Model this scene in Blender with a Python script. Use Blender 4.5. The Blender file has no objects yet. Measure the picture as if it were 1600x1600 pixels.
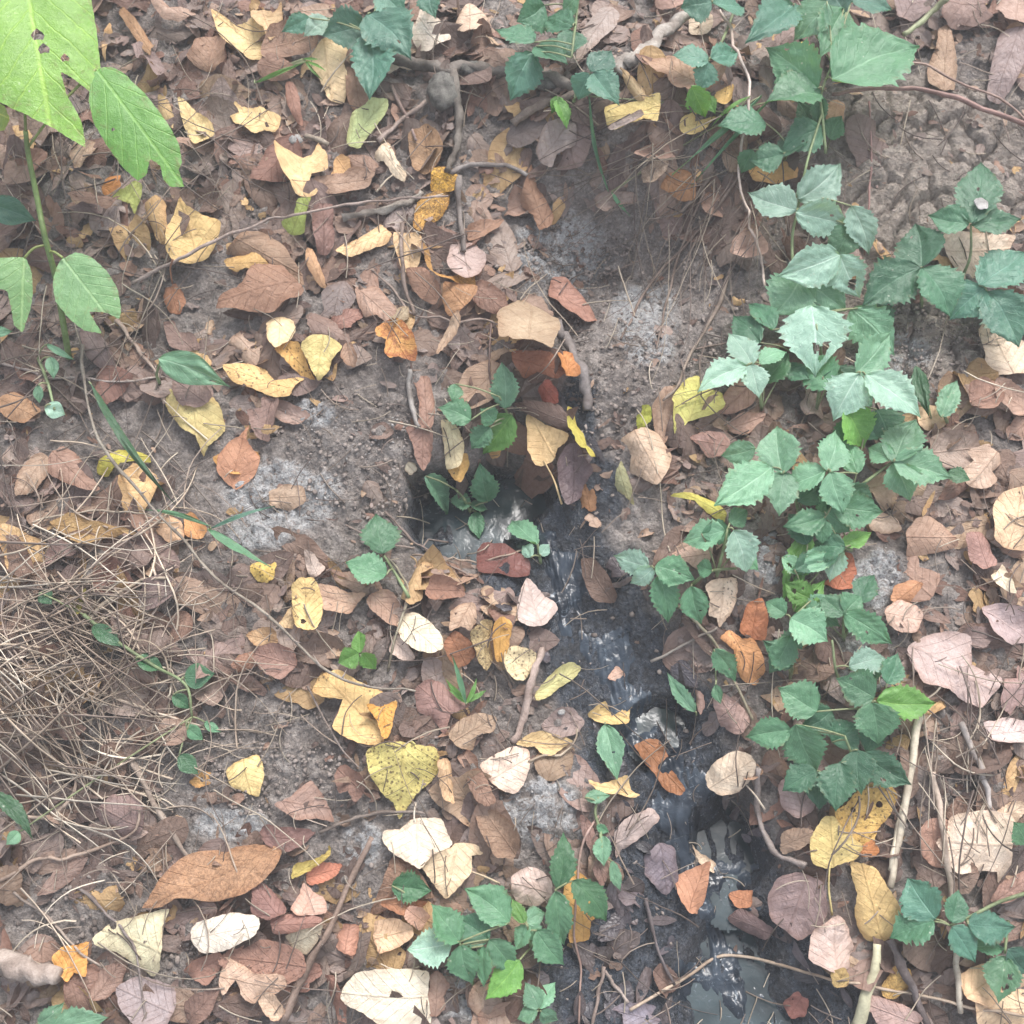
import bpy, math, random
import numpy as np
from mathutils import Vector
from mathutils.geometry import delaunay_2d_cdt

random.seed(7); rng = np.random.default_rng(11)
scene = bpy.context.scene
COL = scene.collection
pi = math.pi

# ------------------------------------------------------------ camera, world, light
PITCH = math.radians(62); DIST = 1.05; TANH = 0.4452
FWD = np.array([0, math.cos(PITCH), -math.sin(PITCH)])
UPV = np.array([0, math.sin(PITCH), math.cos(PITCH)])
RIGHT = np.array([1.0, 0, 0])
CAM = -DIST * FWD
cd = bpy.data.cameras.new('camera'); cam = bpy.data.objects.new('camera', cd); COL.objects.link(cam)
cam.location = CAM; cam.rotation_euler = (math.radians(90) - PITCH, 0, 0)
cd.sensor_width = 36; cd.lens = 18 / TANH; cd.clip_start = 0.02; cd.clip_end = 200
cd.dof.use_dof = True; cd.dof.focus_distance = 1.0; cd.dof.aperture_fstop = 9
scene.camera = cam

SUN_EL = math.radians(58); SUN_AZ = math.radians(25)      # azimuth clockwise from +Y
w = bpy.data.worlds.new("World"); scene.world = w; w.use_nodes = True
nt = w.node_tree; bg = nt.nodes['Background']
sky = nt.nodes.new('ShaderNodeTexSky'); sky.sky_type = 'NISHITA'; sky.sun_disc = False
sky.sun_elevation = SUN_EL; sky.sun_rotation = SUN_AZ
sky.air_density = 1.0; sky.dust_density = 4.0; sky.ozone_density = 1.0
hs = nt.nodes.new('ShaderNodeHueSaturation'); hs.inputs['Saturation'].default_value = 0.42   # overcast, grey sky
nt.links.new(sky.outputs[0], hs.inputs['Color']); nt.links.new(hs.outputs[0], bg.inputs[0])
bg.inputs[1].default_value = 0.15
sd = bpy.data.lights.new('sun', 'SUN'); so = bpy.data.objects.new('sun', sd); COL.objects.link(so)
sd.energy = 1.5; sd.angle = math.radians(22); sd.color = (1.0, 0.965, 0.93)
sdir = Vector((math.sin(SUN_AZ) * math.cos(SUN_EL), math.cos(SUN_AZ) * math.cos(SUN_EL), math.sin(SUN_EL)))
so.rotation_euler = sdir.to_track_quat('Z', 'Y').to_euler(); so.location = sdir * 5
scene.view_settings.view_transform = 'Standard'; scene.view_settings.look = 'None'
scene.view_settings.gamma = 1; scene.view_settings.exposure = 1.06
scene.view_settings.use_curve_mapping = False
scene.render.engine = 'CYCLES'

# ------------------------------------------------------------ noise
def _h(i, j, seed):
    n = (i.astype(np.int64) * 374761393 + j.astype(np.int64) * 668265263 + seed * 144269504) & 0xffffffff
    n = ((n ^ (n >> 13)) * 1274126177) & 0xffffffff
    n = n ^ (n >> 16)
    return (n & 0xffff) / 65535.0
def vnoise(x, y, seed=0):
    x = np.asarray(x, float); y = np.asarray(y, float)
    i = np.floor(x); j = np.floor(y); fx = x - i; fy = y - j
    fx = fx * fx * (3 - 2 * fx); fy = fy * fy * (3 - 2 * fy)
    a = _h(i, j, seed); b = _h(i + 1, j, seed); c = _h(i, j + 1, seed); d = _h(i + 1, j + 1, seed)
    return (a + (b - a) * fx + (c - a) * fy + (a - b - c + d) * fx * fy) * 2 - 1
def fbm(x, y, seed=0, o=4):
    s = 0; a = 1; t = 0
    for k in range(o):
        s = s + a * vnoise(x * 2 ** k + 17 * k, y * 2 ** k - 9 * k, seed + k); t += a; a *= 0.5
    return s / t
def voro(x, y, seed=0):
    i = np.floor(x); j = np.floor(y); f1 = np.full(x.shape, 9.0); f2 = np.full(x.shape, 9.0); cid = np.zeros(x.shape)
    for di in (-1, 0, 1):
        for dj in (-1, 0, 1):
            px = i + di + _h(i + di, j + dj, seed); py = j + dj + _h(i + di, j + dj, seed + 5)
            d = np.hypot(x - px, y - py); c = _h(i + di, j + dj, seed + 9)
            nf = d < f1
            f2 = np.where(nf, f1, np.minimum(f2, d)); cid = np.where(nf, c, cid); f1 = np.where(nf, d, f1)
    return f1, f2, cid

# ------------------------------------------------------------ pixel rays and the lie of the land
def rays(px, py):
    u = (np.asarray(px, float) - 800) / 800 * TANH; v = (800 - np.asarray(py, float)) / 800 * TANH
    return FWD + u[..., None] * RIGHT + v[..., None] * UPV
def project(x, y, z):
    d = np.stack([x - CAM[0], y - CAM[1], z - CAM[2]], -1); zz = d @ FWD
    zz = np.where(np.abs(zz) < 1e-3, 1e-3, zz)
    return 800 + 800 * (d @ RIGHT) / zz / TANH, 800 - 800 * (d @ UPV) / zz / TANH
TILT = 0.24
def basez(x, y):
    return TILT * 1.5 * np.tanh(y / 1.5)
def F(px, py):
    d = rays(px, py); t = (CAM[2] - TILT * CAM[1]) / (TILT * d[..., 1] - d[..., 2])
    p = CAM + d * t[..., None]; return p[..., 0], p[..., 1]
M = 0.00058           # metres per photo pixel on the ground, about
BUMPS = [  # px, py, radius px, height m
 (960, 190, 120, .055), (1110, 190, 120, .045), (780, 120, 150, .02), (910, 400, 85, -.050), (1030, 420, 75, -.036), (880, 500, 60, -.030), (1000, 250, 60, .018), (880, 240, 50, .012), (960, 345, 55, -.014), (1060, 350, 50, -.012), (820, 320, 50, -.010),
 (1430, 250, 170, .016), (300, 250, 200, .012), (250, 950, 220, .02), (80, 1050, 160, .02), (540, 660, 130, .020), (660, 600, 60, .012),
 (835, 575, 60, .026), (830, 655, 50, -.034), (760, 780, 80, -.034), (690, 815, 60, -.020), (1010, 640, 90, .026), (1110, 880, 100, .026),
 (1350, 900, 150, .018), (1500, 1250, 200, .022), (620, 1230, 170, .018), (850, 1270, 60, .016), (740, 1000, 90, .018), (480, 900, 120, .01),
 (330, 1480, 170, .012), (1130, 1340, 60, -.010), (1150, 1540, 90, -.014), (1000, 1450, 120, -.008), (560, 480, 130, .012), (980, 760, 50, .012)]
BW = []
for bx, by, br, bh in BUMPS:
    X, Y = F(np.array(bx), np.array(by)); BW.append((float(X), float(Y), br * M, bh))
CHP = [(760, 790), (815, 800), (850, 850), (890, 930), (930, 1010), (985, 1090), (1040, 1180), (1095, 1290), (1130, 1400), (1150, 1520), (1165, 1640), (1180, 1800)]
CHX, CHY = F(np.array([p[0] for p in CHP]), np.array([p[1] for p in CHP]))
CHW = np.array([.05, .04, .030, .036, .042, .042, .042, .05, .055, .062, .07, .08])
def chan(x, y):
    """distance to the channel's centre line in half-widths, and how far along it"""
    best = np.full(np.shape(x), 1e9); par = np.zeros(np.shape(x)); dist = np.full(np.shape(x), 1e9)
    for k in range(len(CHX) - 1):
        ax, ay, bx, by = CHX[k], CHY[k], CHX[k + 1], CHY[k + 1]
        L2 = (bx - ax) ** 2 + (by - ay) ** 2
        t = np.clip(((x - ax) * (bx - ax) + (y - ay) * (by - ay)) / L2, 0, 1)
        d = np.hypot(x - ax - t * (bx - ax), y - ay - t * (by - ay))
        wd = CHW[k] + t * (CHW[k + 1] - CHW[k]); m = d / wd < best
        best = np.where(m, d / wd, best); par = np.where(m, k + t, par)
    return best, par
PW = []
POOLS = [(715, 790, 72, 58), (790, 752, 68, 62), (1142, 1332, 44, 72), (1150, 1520, 62, 66), (1180, 1610, 70, 60), (1028, 1130, 44, 40)]
def terr(x, y):
    z = terr0(x, y)
    if PW:
        wx = x + .018 * fbm(x * 26, y * 26, 201, 4); wy = y + .018 * fbm(x * 26, y * 26, 207, 4)
    for X, Y, ra, rb, zp in PW:
        m = np.clip((1.30 - np.hypot((wx - X) / ra, (wy - Y) / rb)) / .5, 0, 1); m = m * m * (3 - 2 * m)
        z = z * (1 - m) + (zp - .0036 + .0050 * fbm(x * 42, y * 42, 211, 3)) * m
    return z
def terr0(x, y):
    z = basez(x, y)
    for bx, by, br, bh in BW:
        z = z + bh * np.exp(-((x - bx) ** 2 + (y - by) ** 2) / (br * br))
    q, _ = chan(x, y)
    return z - .017 * np.exp(-(q * .9) ** 4)
for a_, b_, c_, d_ in POOLS:
    X, Y = F(np.array(a_), np.array(b_)); X = float(X); Y = float(Y); ra = c_ * M; rb = d_ * M * 1.12
    zz = np.concatenate([terr0(X + k * ra * np.cos(th), Y + k * rb * np.sin(th)) for k in (1.1, 1.3, 1.5) for th in [np.linspace(-pi, 0, 13)]]); PW.append((X, Y, ra, rb, float(zz.min()) - .001))
zz = min(PW[0][4], PW[1][4]); PW[0] = (*PW[0][:4], zz); PW[1] = (*PW[1][:4], zz); zz = min(PW[3][4], PW[4][4]); PW[3] = (*PW[3][:4], zz); PW[4] = (*PW[4][:4], zz)
def blob(px, py, L, warp=26, seed=3):
    """soft mask from blobs given as centre and radii in photo pixels"""
    qx = px + warp * fbm(px / 55., py / 55., seed, 3) ; qy = py + warp * fbm(px / 55. + 40, py / 55., seed + 9, 3)
    m = np.zeros(np.shape(px))
    for cx, cy, rx, ry in L:
        m = np.maximum(m, np.clip((1.25 - np.hypot((qx - cx) / rx, (qy - cy) / ry)) / .4, 0, 1))
    return m * m * (3 - 2 * m)
WET = [(760, 790, 110, 60), (700, 830, 70, 45), (855, 850, 95, 80), (905, 940, 105, 90), (960, 1040, 110, 85), (1020, 1120, 115, 85), (1060, 1220, 80, 90),
       (1090, 1330, 130, 100), (1100, 1450, 180, 110), (1120, 1580, 230, 100), (960, 1530, 120, 100), (1020, 1180, 110, 80), (900, 640, 40, 60), (930, 760, 50, 60), (820, 900, 60, 40), (1240, 1500, 70, 90)]
CRUST = [(880, 400, 75, 55), (1010, 490, 50, 40), (480, 640, 45, 22), (440, 770, 90, 45), (400, 830, 45, 30), (850, 1270, 60, 60), (1010, 540, 40, 30),
         (1390, 560, 55, 30), (1240, 870, 60, 40), (1370, 900, 45, 45), (1330, 1060, 45, 45), (570, 1320, 40, 30), (360, 1290, 60, 25), (720, 1550, 40, 40), (870, 1560, 25, 15), (300, 600, 30, 18)]
CLOD = [(1430, 250, 130, 130), (1530, 260, 90, 110), (1420, 520, 130, 70), (1340, 330, 70, 120)]
BARE = [(1440, 240, 165, 135), (1420, 520, 150, 90), (1540, 270, 70, 90), (1430, 520, 110, 80), (1000, 470, 170, 110), (900, 400, 90, 50), (1000, 600, 110, 90), (960, 720, 50, 110), (960, 850, 70, 90),
        (560, 700, 130, 130), (450, 770, 110, 80), (330, 760, 60, 70), (300, 470, 60, 70), (640, 850, 60, 50), (440, 1190, 130, 110), (330, 1270, 90, 55), (560, 1330, 60, 40), (880, 1150, 60, 50), (850, 1270, 60, 60), (200, 690, 120, 60), (120, 1450, 90, 50), (1370, 900, 50, 50), (1180, 480, 60, 60)] + WET

# ------------------------------------------------------------ object helpers
def tag(o, label=None, cat=None, group=None, kind=None):
    if label: o['label'] = label
    if cat: o['category'] = cat
    if group: o['group'] = group
    if kind: o['kind'] = kind
    return o
def mesh_obj(name, V, Fc, mat, parent=None, origin=None, smooth=True, uv=None, color=None, attrs=None, vcol=None):
    V = np.asarray(V, float)
    if origin is None: origin = V.mean(0)
    origin = np.asarray(origin, float)
    me = bpy.data.meshes.new(name)
    if isinstance(Fc, np.ndarray):
        n, k = Fc.shape
        me.vertices.add(len(V)); me.vertices.foreach_set('co', (V - origin).astype(np.float32).ravel())
        me.loops.add(n * k); me.loops.foreach_set('vertex_index', Fc.astype(np.int32).ravel())
        me.polygons.add(n); me.polygons.foreach_set('loop_start', (np.arange(n) * k).astype(np.int32))
        me.update(calc_edges=True)
    else:
        me.from_pydata((V - origin).tolist(), [], Fc)
    if smooth: me.polygons.foreach_set('use_smooth', np.ones(len(me.polygons), bool))
    if uv is not None:
        ul = me.uv_layers.new(name='UVMap'); li = np.zeros(len(me.loops), np.int32); me.loops.foreach_get('vertex_index', li)
        ul.data.foreach_set('uv', np.asarray(uv, np.float32)[li].ravel())
    if vcol is not None:
        a = me.color_attributes.new('tint', 'FLOAT_COLOR', 'POINT')
        c = np.ones((len(V), 4), np.float32); c[:, :3] = vcol; a.data.foreach_set('color', c.ravel())
    for k, val in (attrs or {}).items():
        a = me.attributes.new(k, 'FLOAT', 'POINT'); a.data.foreach_set('value', np.asarray(val, np.float32))
    me.update()
    o = bpy.data.objects.new(name, me); COL.objects.link(o)
    me.materials.append(mat)
    if parent is not None:
        o.parent = parent; o.location = Vector(origin) - Vector(wloc(parent))
    else: o.location = origin
    if color is not None: o.color = (*color, 1)
    return o
def wloc(o):
    v = Vector(o.location)
    while o.parent is not None: o = o.parent; v += Vector(o.location)
    return v
def empty(name, loc, label, cat, group=None):
    o = bpy.data.objects.new(name, None); o.empty_display_size = .02; COL.objects.link(o); o.location = loc
    return tag(o, label, cat, group)
SAT = .80
def lin(c, k=0.97):
    c = np.asarray(c, float) / 255; s_ = .66 if (c[0] >= c[1] and c[1] - c[2] < .13 and c[0] - c[2] < .30) else .86
    c = c.mean() + (c - c.mean()) * s_ + np.array([0, 0, .004])
    return tuple(float(v) for v in np.where(c <= .04045, c / 12.92, ((c + .055) / 1.055) ** 2.4) * k)
def crom(P, k):
    P = np.asarray(P, float); Q = np.vstack([2 * P[0] - P[1], P, 2 * P[-1] - P[-2]]); out = []
    for i in range(len(P) - 1):
        a, b, c, d = Q[i], Q[i + 1], Q[i + 2], Q[i + 3]
        for t in np.arange(k) / k:
            out.append(.5 * (2 * b + (c - a) * t + (2 * a - 5 * b + 4 * c - d) * t * t + (3 * b - 3 * c + d - a) * t ** 3))
    out.append(P[-1]); return np.array(out)
def tube(P, R, sides=6, rough=0.0, seed=0, off=0, cap=True):
    P = np.asarray(P, float); n = len(P); R = np.broadcast_to(np.asarray(R, float), (n,)) if np.ndim(R) == 0 else np.asarray(R)
    T = np.gradient(P, axis=0); T /= np.linalg.norm(T, axis=1)[:, None] + 1e-12
    ref = np.array([.13, -.21, .97]); A = np.cross(T, ref); A /= np.linalg.norm(A, axis=1)[:, None] + 1e-9
    B = np.cross(T, A)
    th = np.arange(sides) * 2 * pi / sides
    rr = R[:, None] * np.ones(sides)
    if rough: rr = rr * (1 + rough * (vnoise(np.arange(n)[:, None] * .7 + seed, th[None, :] * 1.3 + seed, seed)))
    V = P[:, None, :] + rr[..., None] * (np.cos(th)[None, :, None] * A[:, None, :] + np.sin(th)[None, :, None] * B[:, None, :])
    V = V.reshape(-1, 3); Fc = []
    for i in range(n - 1):
        for j in range(sides):
            k = (j + 1) % sides; Fc.append((off + i * sides + j, off + i * sides + k, off + (i + 1) * sides + k, off + (i + 1) * sides + j))
    if cap:
        Fc.append(tuple(off + j for j in range(sides))[::-1]); Fc.append(tuple(off + (n - 1) * sides + j for j in range(sides)))
    uv = np.stack([np.repeat(np.linspace(0, 1, n), sides), np.tile(np.arange(sides) / sides, n)], 1)
    return V, Fc, uv

# ------------------------------------------------------------ materials
class NT:
    def __init__(s, name):
        s.m = bpy.data.materials.new(name); s.m.use_nodes = True; s.t = s.m.node_tree
        s.b = s.t.nodes['Principled BSDF']; s.out = s.t.nodes['Material Output']
    def n(s, typ, **kw):
        nd = s.t.nodes.new('ShaderNode' + typ)
        for k, v in kw.items(): setattr(nd, k, v)
        return nd
    def put(s, sock, v):
        if isinstance(v, bpy.types.NodeSocket): s.t.links.new(v, sock)
        elif v is not None: sock.default_value = v
    def math(s, op, a, b=None, c=None, clamp=False):
        nd = s.n('Math', operation=op, use_clamp=clamp)
        for i, v in enumerate((a, b, c)):
            if v is not None: s.put(nd.inputs[i], v)
        return nd.outputs[0]
    def mix(s, f, a, b, mode='MIX'):
        nd = s.n('Mix', data_type='RGBA', blend_type=mode)
        s.put(nd.inputs[0], f); s.put(nd.inputs[6], a); s.put(nd.inputs[7], b); return nd.outputs[2]
    def ramp(s, v, lo, hi, a=0., b=1.):
        nd = s.n('MapRange', interpolation_type='SMOOTHSTEP')
        for i, q in enumerate((v, lo, hi, a, b)): s.put(nd.inputs[i], q)
        return nd.outputs[0]
    def noise(s, vec, scale, detail=4, rough=.6, dist=0.):
        nd = s.n('TexNoise'); s.put(nd.inputs['Vector'], vec); nd.inputs['Scale'].default_value = scale
        nd.inputs['Detail'].default_value = detail; nd.inputs['Roughness'].default_value = rough; nd.inputs['Distortion'].default_value = dist
        return nd.outputs[0]
    def voro(s, vec, scale, feature='F1'):
        nd = s.n('TexVoronoi', feature=feature); s.put(nd.inputs['Vector'], vec); nd.inputs['Scale'].default_value = scale
        return nd.outputs[0]
    def bump(s, h, strength, dist, prev=None):
        nd = s.n('Bump'); nd.inputs['Strength'].default_value = strength; nd.inputs['Distance'].default_value = dist
        s.put(nd.inputs['Height'], h)
        if prev is not None: s.put(nd.inputs['Normal'], prev)
        return nd.outputs[0]
def rgb(c, k=0.9): return (*lin(c, k), 1)

def leaf_material(name, litter=False, green=False):
    m = NT(name); tc = m.n('TexCoord'); oi = m.n('ObjectInfo')
    if litter:
        at = m.n('Attribute', attribute_name='tint'); base = at.outputs['Color']; rnd = 0.3
    else:
        base = oi.outputs['Color']; rnd = oi.outputs['Random']
    def oat(k):
        a = m.n('Attribute', attribute_name=k); a.attribute_type = 'OBJECT'; return a.outputs['Fac']
    sh = m.n('CombineXYZ'); m.put(sh.inputs[0], m.math('MULTIPLY', rnd, 37.)); m.put(sh.inputs[1], m.math('MULTIPLY', rnd, 91.))
    va = m.n('VectorMath', operation='ADD'); m.put(va.inputs[0], tc.outputs['Object']); m.put(va.inputs[1], sh.outputs[0]); P = va.outputs[0]
    uvn = m.n('SeparateXYZ'); m.put(uvn.inputs[0], tc.outputs['UV']); s_, t_ = uvn.outputs[0], uvn.outputs[1]
    a_ = m.math('ABSOLUTE', t_)
    wob = m.math('MULTIPLY', m.math('SUBTRACT', m.noise(P, 60, 2), .5), .06)
    ph = m.math('ADD', m.math('SUBTRACT', m.math('MULTIPLY', s_, 7.), m.math('MULTIPLY', m.math('POWER', a_, 0.85), 2.4)), m.math('MULTIPLY', wob, 5.))
    fr = m.math('ABSOLUTE', m.math('SUBTRACT', m.math('FRACT', ph), .5))
    lat = m.ramp(fr, .0, .075, 1., 0.)
    mid = m.ramp(m.math('ABSOLUTE', m.math('ADD', t_, m.math('MULTIPLY', wob, .5))), .01, .06, 1., 0.)
    fine = m.ramp(m.voro(P, 520, 'DISTANCE_TO_EDGE'), .0, .1, 1., 0.)
    vein = m.math('MAXIMUM', mid, m.math('MULTIPLY', lat, .75))
    n1 = m.noise(P, 28, 5, .65); n2 = m.noise(P, 170, 4, .7); n3 = m.noise(P, 700, 3, .7)
    c = m.mix(m.ramp(n1, .30, .70), m.mix(1., base, (.80, .74, .68, 1) if not green else (.82, .86, .80, 1), 'MULTIPLY'), m.mix(1., base, (1.14, 1.12, 1.06, 1), 'MULTIPLY'))
    c = m.mix(m.ramp(n2, .32, .72, .0, .45), c, m.mix(1., c, (.62, .55, .50, 1) if not green else (.72, .78, .72, 1), 'MULTIPLY'))
    c = m.mix(m.ramp(n3, .35, .75, 0., .35), c, m.mix(1., c, (1.25, 1.22, 1.2, 1), 'MULTIPLY'))
    if green:
        c = m.mix(m.math('MULTIPLY', vein, .55), c, m.mix(1., c, (2.0, 1.6, 1.8, 1), 'MULTIPLY'))
        c = m.mix(m.math('MULTIPLY', fine, .16), c, m.mix(1., c, (.6, .7, .6, 1), 'MULTIPLY'))
        sp = m.math('MULTIPLY', m.ramp(m.voro(P, 110), .08, .13, 1., 0.), m.ramp(n1, .5, .6))
        c = m.mix(m.math('MULTIPLY', sp, .55), c, (.55, .6, .5, 1))            # pale flecks and droppings
        ed = m.n('Attribute', attribute_name='edge').outputs['Fac']
        c = m.mix(m.math('MULTIPLY', m.math('MULTIPLY', ed, m.ramp(n2, .5, .66)), .5), c, (.22, .16, .07, 1))
    else:
        c = m.mix(m.math('MULTIPLY', vein, .26), c, m.mix(1., c, (.62, .5, .42, 1), 'MULTIPLY'))
        c = m.mix(m.math('MULTIPLY', m.math('MULTIPLY', fine, .22), m.ramp(n1, .4, .6)), c, m.mix(1., c, (.55, .48, .42, 1), 'MULTIPLY'))
        ed = m.n('Attribute', attribute_name='edge').outputs['Fac']
        c = m.mix(m.math('MULTIPLY', m.math('MULTIPLY', ed, m.ramp(n1, .42, .62)), .55), c, m.mix(1., c, (.55, .38, .28, 1), 'MULTIPLY'))
        if not litter:
            sp = oat('spots'); mo = oat('mottle'); ru = oat('rust')
            d1 = m.voro(P, 260); d2 = m.voro(P, 120)
            big = m.math('MULTIPLY', m.ramp(d2, .10, .18, 1., 0.), m.ramp(m.noise(P, 45, 2), m.math('SUBTRACT', .72, m.math('MULTIPLY', sp, .34)), m.math('SUBTRACT', .76, m.math('MULTIPLY', sp, .34))))
            sml = m.math('MULTIPLY', m.ramp(d1, .20, .34, 1., 0.), m.ramp(n1, m.math('SUBTRACT', .76, m.math('MULTIPLY', sp, .46)), m.math('SUBTRACT', .80, m.math('MULTIPLY', sp, .44))))
            spm = m.math('MAXIMUM', big, m.math('MULTIPLY', sml, .8))
            spm = m.math('MULTIPLY', spm, m.ramp(sp, 0., .15))
            c = m.mix(m.math('MULTIPLY', spm, .8), c, rgb((84, 52, 36)))
            net = m.ramp(m.noise(P, 330, 4, .75, 1.2), .44, .56)
            c = m.mix(m.math('MULTIPLY', net, m.math('MULTIPLY', mo, .75)), c, rgb((96, 62, 38)))
            c = m.mix(m.math('MULTIPLY', m.ramp(m.noise(P, 35, 5, .7), .42, .58), ru), c, m.mix(m.ramp(n3, .4, .6), rgb((128, 58, 34)), rgb((170, 92, 50))))
    h = m.math('ADD', m.math('MULTIPLY', n2, 1.), m.math('ADD', m.math('MULTIPLY', vein, -.7 if green else .55), m.math('MULTIPLY', n1, 1.2)))
    crp = m.math('ABSOLUTE', m.math('SUBTRACT', m.noise(P, 75, 3, .55, .8), .5))
    bmp = m.bump(crp, .4 if green else .5, .0035 if green else .0060, None)
    bmp = m.bump(h, .55 if green else .8, .0012, m.bump(m.math('ADD', n3, m.math('MULTIPLY', fine, .4)), .45, .0006, bmp))
    m.put(m.b.inputs['Base Color'], c); m.put(m.b.inputs['Normal'], bmp)
    if green:
        m.put(m.b.inputs['Roughness'], m.ramp(n2, .3, .7, .30, .46)); m.b.inputs['Specular IOR Level'].default_value = .6
    else:
        wet = oat('wet') if not litter else 0.
        m.put(m.b.inputs['Roughness'], m.math('SUBTRACT', m.ramp(n2, .3, .7, .5, .75), m.math('MULTIPLY', wet, .38)))
        m.b.inputs['Specular IOR Level'].default_value = .35
    tr = m.n('BsdfTranslucent'); m.put(tr.inputs['Color'], m.mix(1., c, (1.5, 1.3, .55, 1) if green else (1.1, 1.0, .9, 1), 'MULTIPLY'))
    mx = m.n('MixShader'); mx.inputs[0].default_value = .30 if green else .12
    m.put(mx.inputs[1], m.b.outputs[0]); m.put(mx.inputs[2], tr.outputs[0]); m.put(m.out.inputs['Surface'], mx.outputs[0])
    return m.m
MAT_DEAD = leaf_material('dead_leaf'); MAT_LITTER = leaf_material('leaf_litter', litter=True); MAT_GREEN = leaf_material('green_leaf', green=True)

def soil_material():
    m = NT('soil'); tc = m.n('TexCoord'); P = tc.outputs['Object']
    def at(k): return m.n('Attribute', attribute_name=k).outputs['Fac']
    wet, crust, clod = at('wet'), at('crust'), at('clod')
    n1 = m.noise(P, 14, 5, .6); n2 = m.noise(P, 90, 5, .7); n3 = m.noise(P, 420, 4, .75)
    c = m.mix(m.ramp(n1, .3, .7), rgb((138, 126, 116)), rgb((168, 156, 146)))
    c = m.mix(m.ramp(n2, .35, .65, 0., .9), c, m.mix(1., c, (.58, .56, .55, 1), 'MULTIPLY'))
    c = m.mix(m.ramp(n3, .45, .65, 0., .75), c, m.mix(1., c, (1.6, 1.6, 1.6, 1), 'MULTIPLY'))
    c = m.mix(m.math('MULTIPLY', clod, .9), c, m.mix(m.ramp(n2, .3, .7), rgb((160, 142, 126)), rgb((192, 174, 156))))
    cr = m.math('MULTIPLY', crust, m.ramp(m.math('ADD', m.math('MULTIPLY', n1, .5), m.math('MULTIPLY', n2, .5)), .41, .49)); cr = m.math('MULTIPLY', cr, m.ramp(m.noise(P, 240, 4, .75), .36, .48))
    c = m.mix(m.math('MULTIPLY', cr, .85), c, m.mix(m.ramp(n3, .3, .7), rgb((160, 158, 156)), rgb((214, 216, 216))))
    speck = m.math('MULTIPLY', m.ramp(m.voro(P, 210), .10, .16, 1., 0.), m.ramp(n1, .48, .58))
    c = m.mix(m.math('MULTIPLY', speck, .5), c, rgb((190, 182, 176)))
    wc = m.mix(m.ramp(n2, .38, .62), rgb((30, 38, 48)), rgb((70, 80, 93)))
    wc = m.mix(m.ramp(n1, .55, .72, 0., .5), wc, rgb((88, 82, 84)))
    wc = m.mix(m.math('MULTIPLY', m.ramp(n3, .58, .68), .5), wc, rgb((120, 126, 140)))  # small bluish highlights painted into the mud colour
    c = m.mix(m.math('MULTIPLY', wet, .96), c, wc)
    m.put(m.b.inputs['Base Color'], c)
    m.put(m.b.inputs['Roughness'], m.math('SUBTRACT', .9, m.math('MULTIPLY', wet, m.ramp(n2, .35, .65, .80, .62))))
    m.put(m.b.inputs['Specular IOR Level'], m.math('ADD', .3, m.math('MULTIPLY', wet, .6)))
    lump = m.math('ADD', n3, m.math('MULTIPLY', m.voro(P, 260), .7))
    rg = m.math('ABSOLUTE', m.math('SUBTRACT', m.noise(P, 110, 3, .6, 1.5), .5)); rg2 = m.math('ABSOLUTE', m.math('SUBTRACT', m.noise(P, 320, 2, .6, 1.), .5))
    wl = m.math('MULTIPLY', wet, m.math('ADD', m.math('MULTIPLY', rg, 3.), rg2))
    bmp = m.bump(lump, 1., .0034, m.bump(n2, .8, .006, m.bump(wl, 1., .0040))); m.put(m.b.inputs['Normal'], bmp)
    return m.m
MAT_SOIL = soil_material()

def simple(name, ca, cb, rough=.7, scale=120, bumpd=.001, stretch=None, spec=.3, objcol=False):
    m = NT(name); tc = m.n('TexCoord'); P = tc.outputs['Object']
    n1 = m.noise(P, scale * .25, 4, .65); n2 = m.noise(P, scale * 3, 4, .7)
    if objcol:
        b = m.n('Attribute', attribute_name='tint').outputs['Color'] if objcol == 'tint' else m.n('ObjectInfo').outputs['Color']
        A = m.mix(1., b, (.62, .58, .55, 1), 'MULTIPLY'); B = m.mix(1., b, (1.2, 1.2, 1.18, 1), 'MULTIPLY')
    else: A = rgb(ca); B = rgb(cb)
    c = m.mix(m.ramp(n1, .32, .68), A, B); c = m.mix(m.ramp(n2, .35, .7, 0., .6), c, m.mix(1., c, (.6, .58, .56, 1), 'MULTIPLY'))
    m.put(m.b.inputs['Base Color'], c); m.b.inputs['Roughness'].default_value = rough; m.b.inputs['Specular IOR Level'].default_value = spec
    m.put(m.b.inputs['Normal'], m.bump(m.math('ADD', n2, n1), .8, bumpd)); return m.m
MAT_BARK = simple('bark', None, None, .8, 160, .0012, objcol=True)
MAT_STEM = simple('stem', None, None, .5, 90, .0003, objcol=True)
MAT_STRAW = simple('dry_grass', None, None, .6, 30, .0002, objcol='tint')
MAT_MOSS = simple('lichen', (92, 88, 80), (150, 146, 134), .95, 300, .003)
MAT_CRUMB = simple('crumb', (104, 90, 80), (170, 154, 142), .9, 200, .001)
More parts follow.
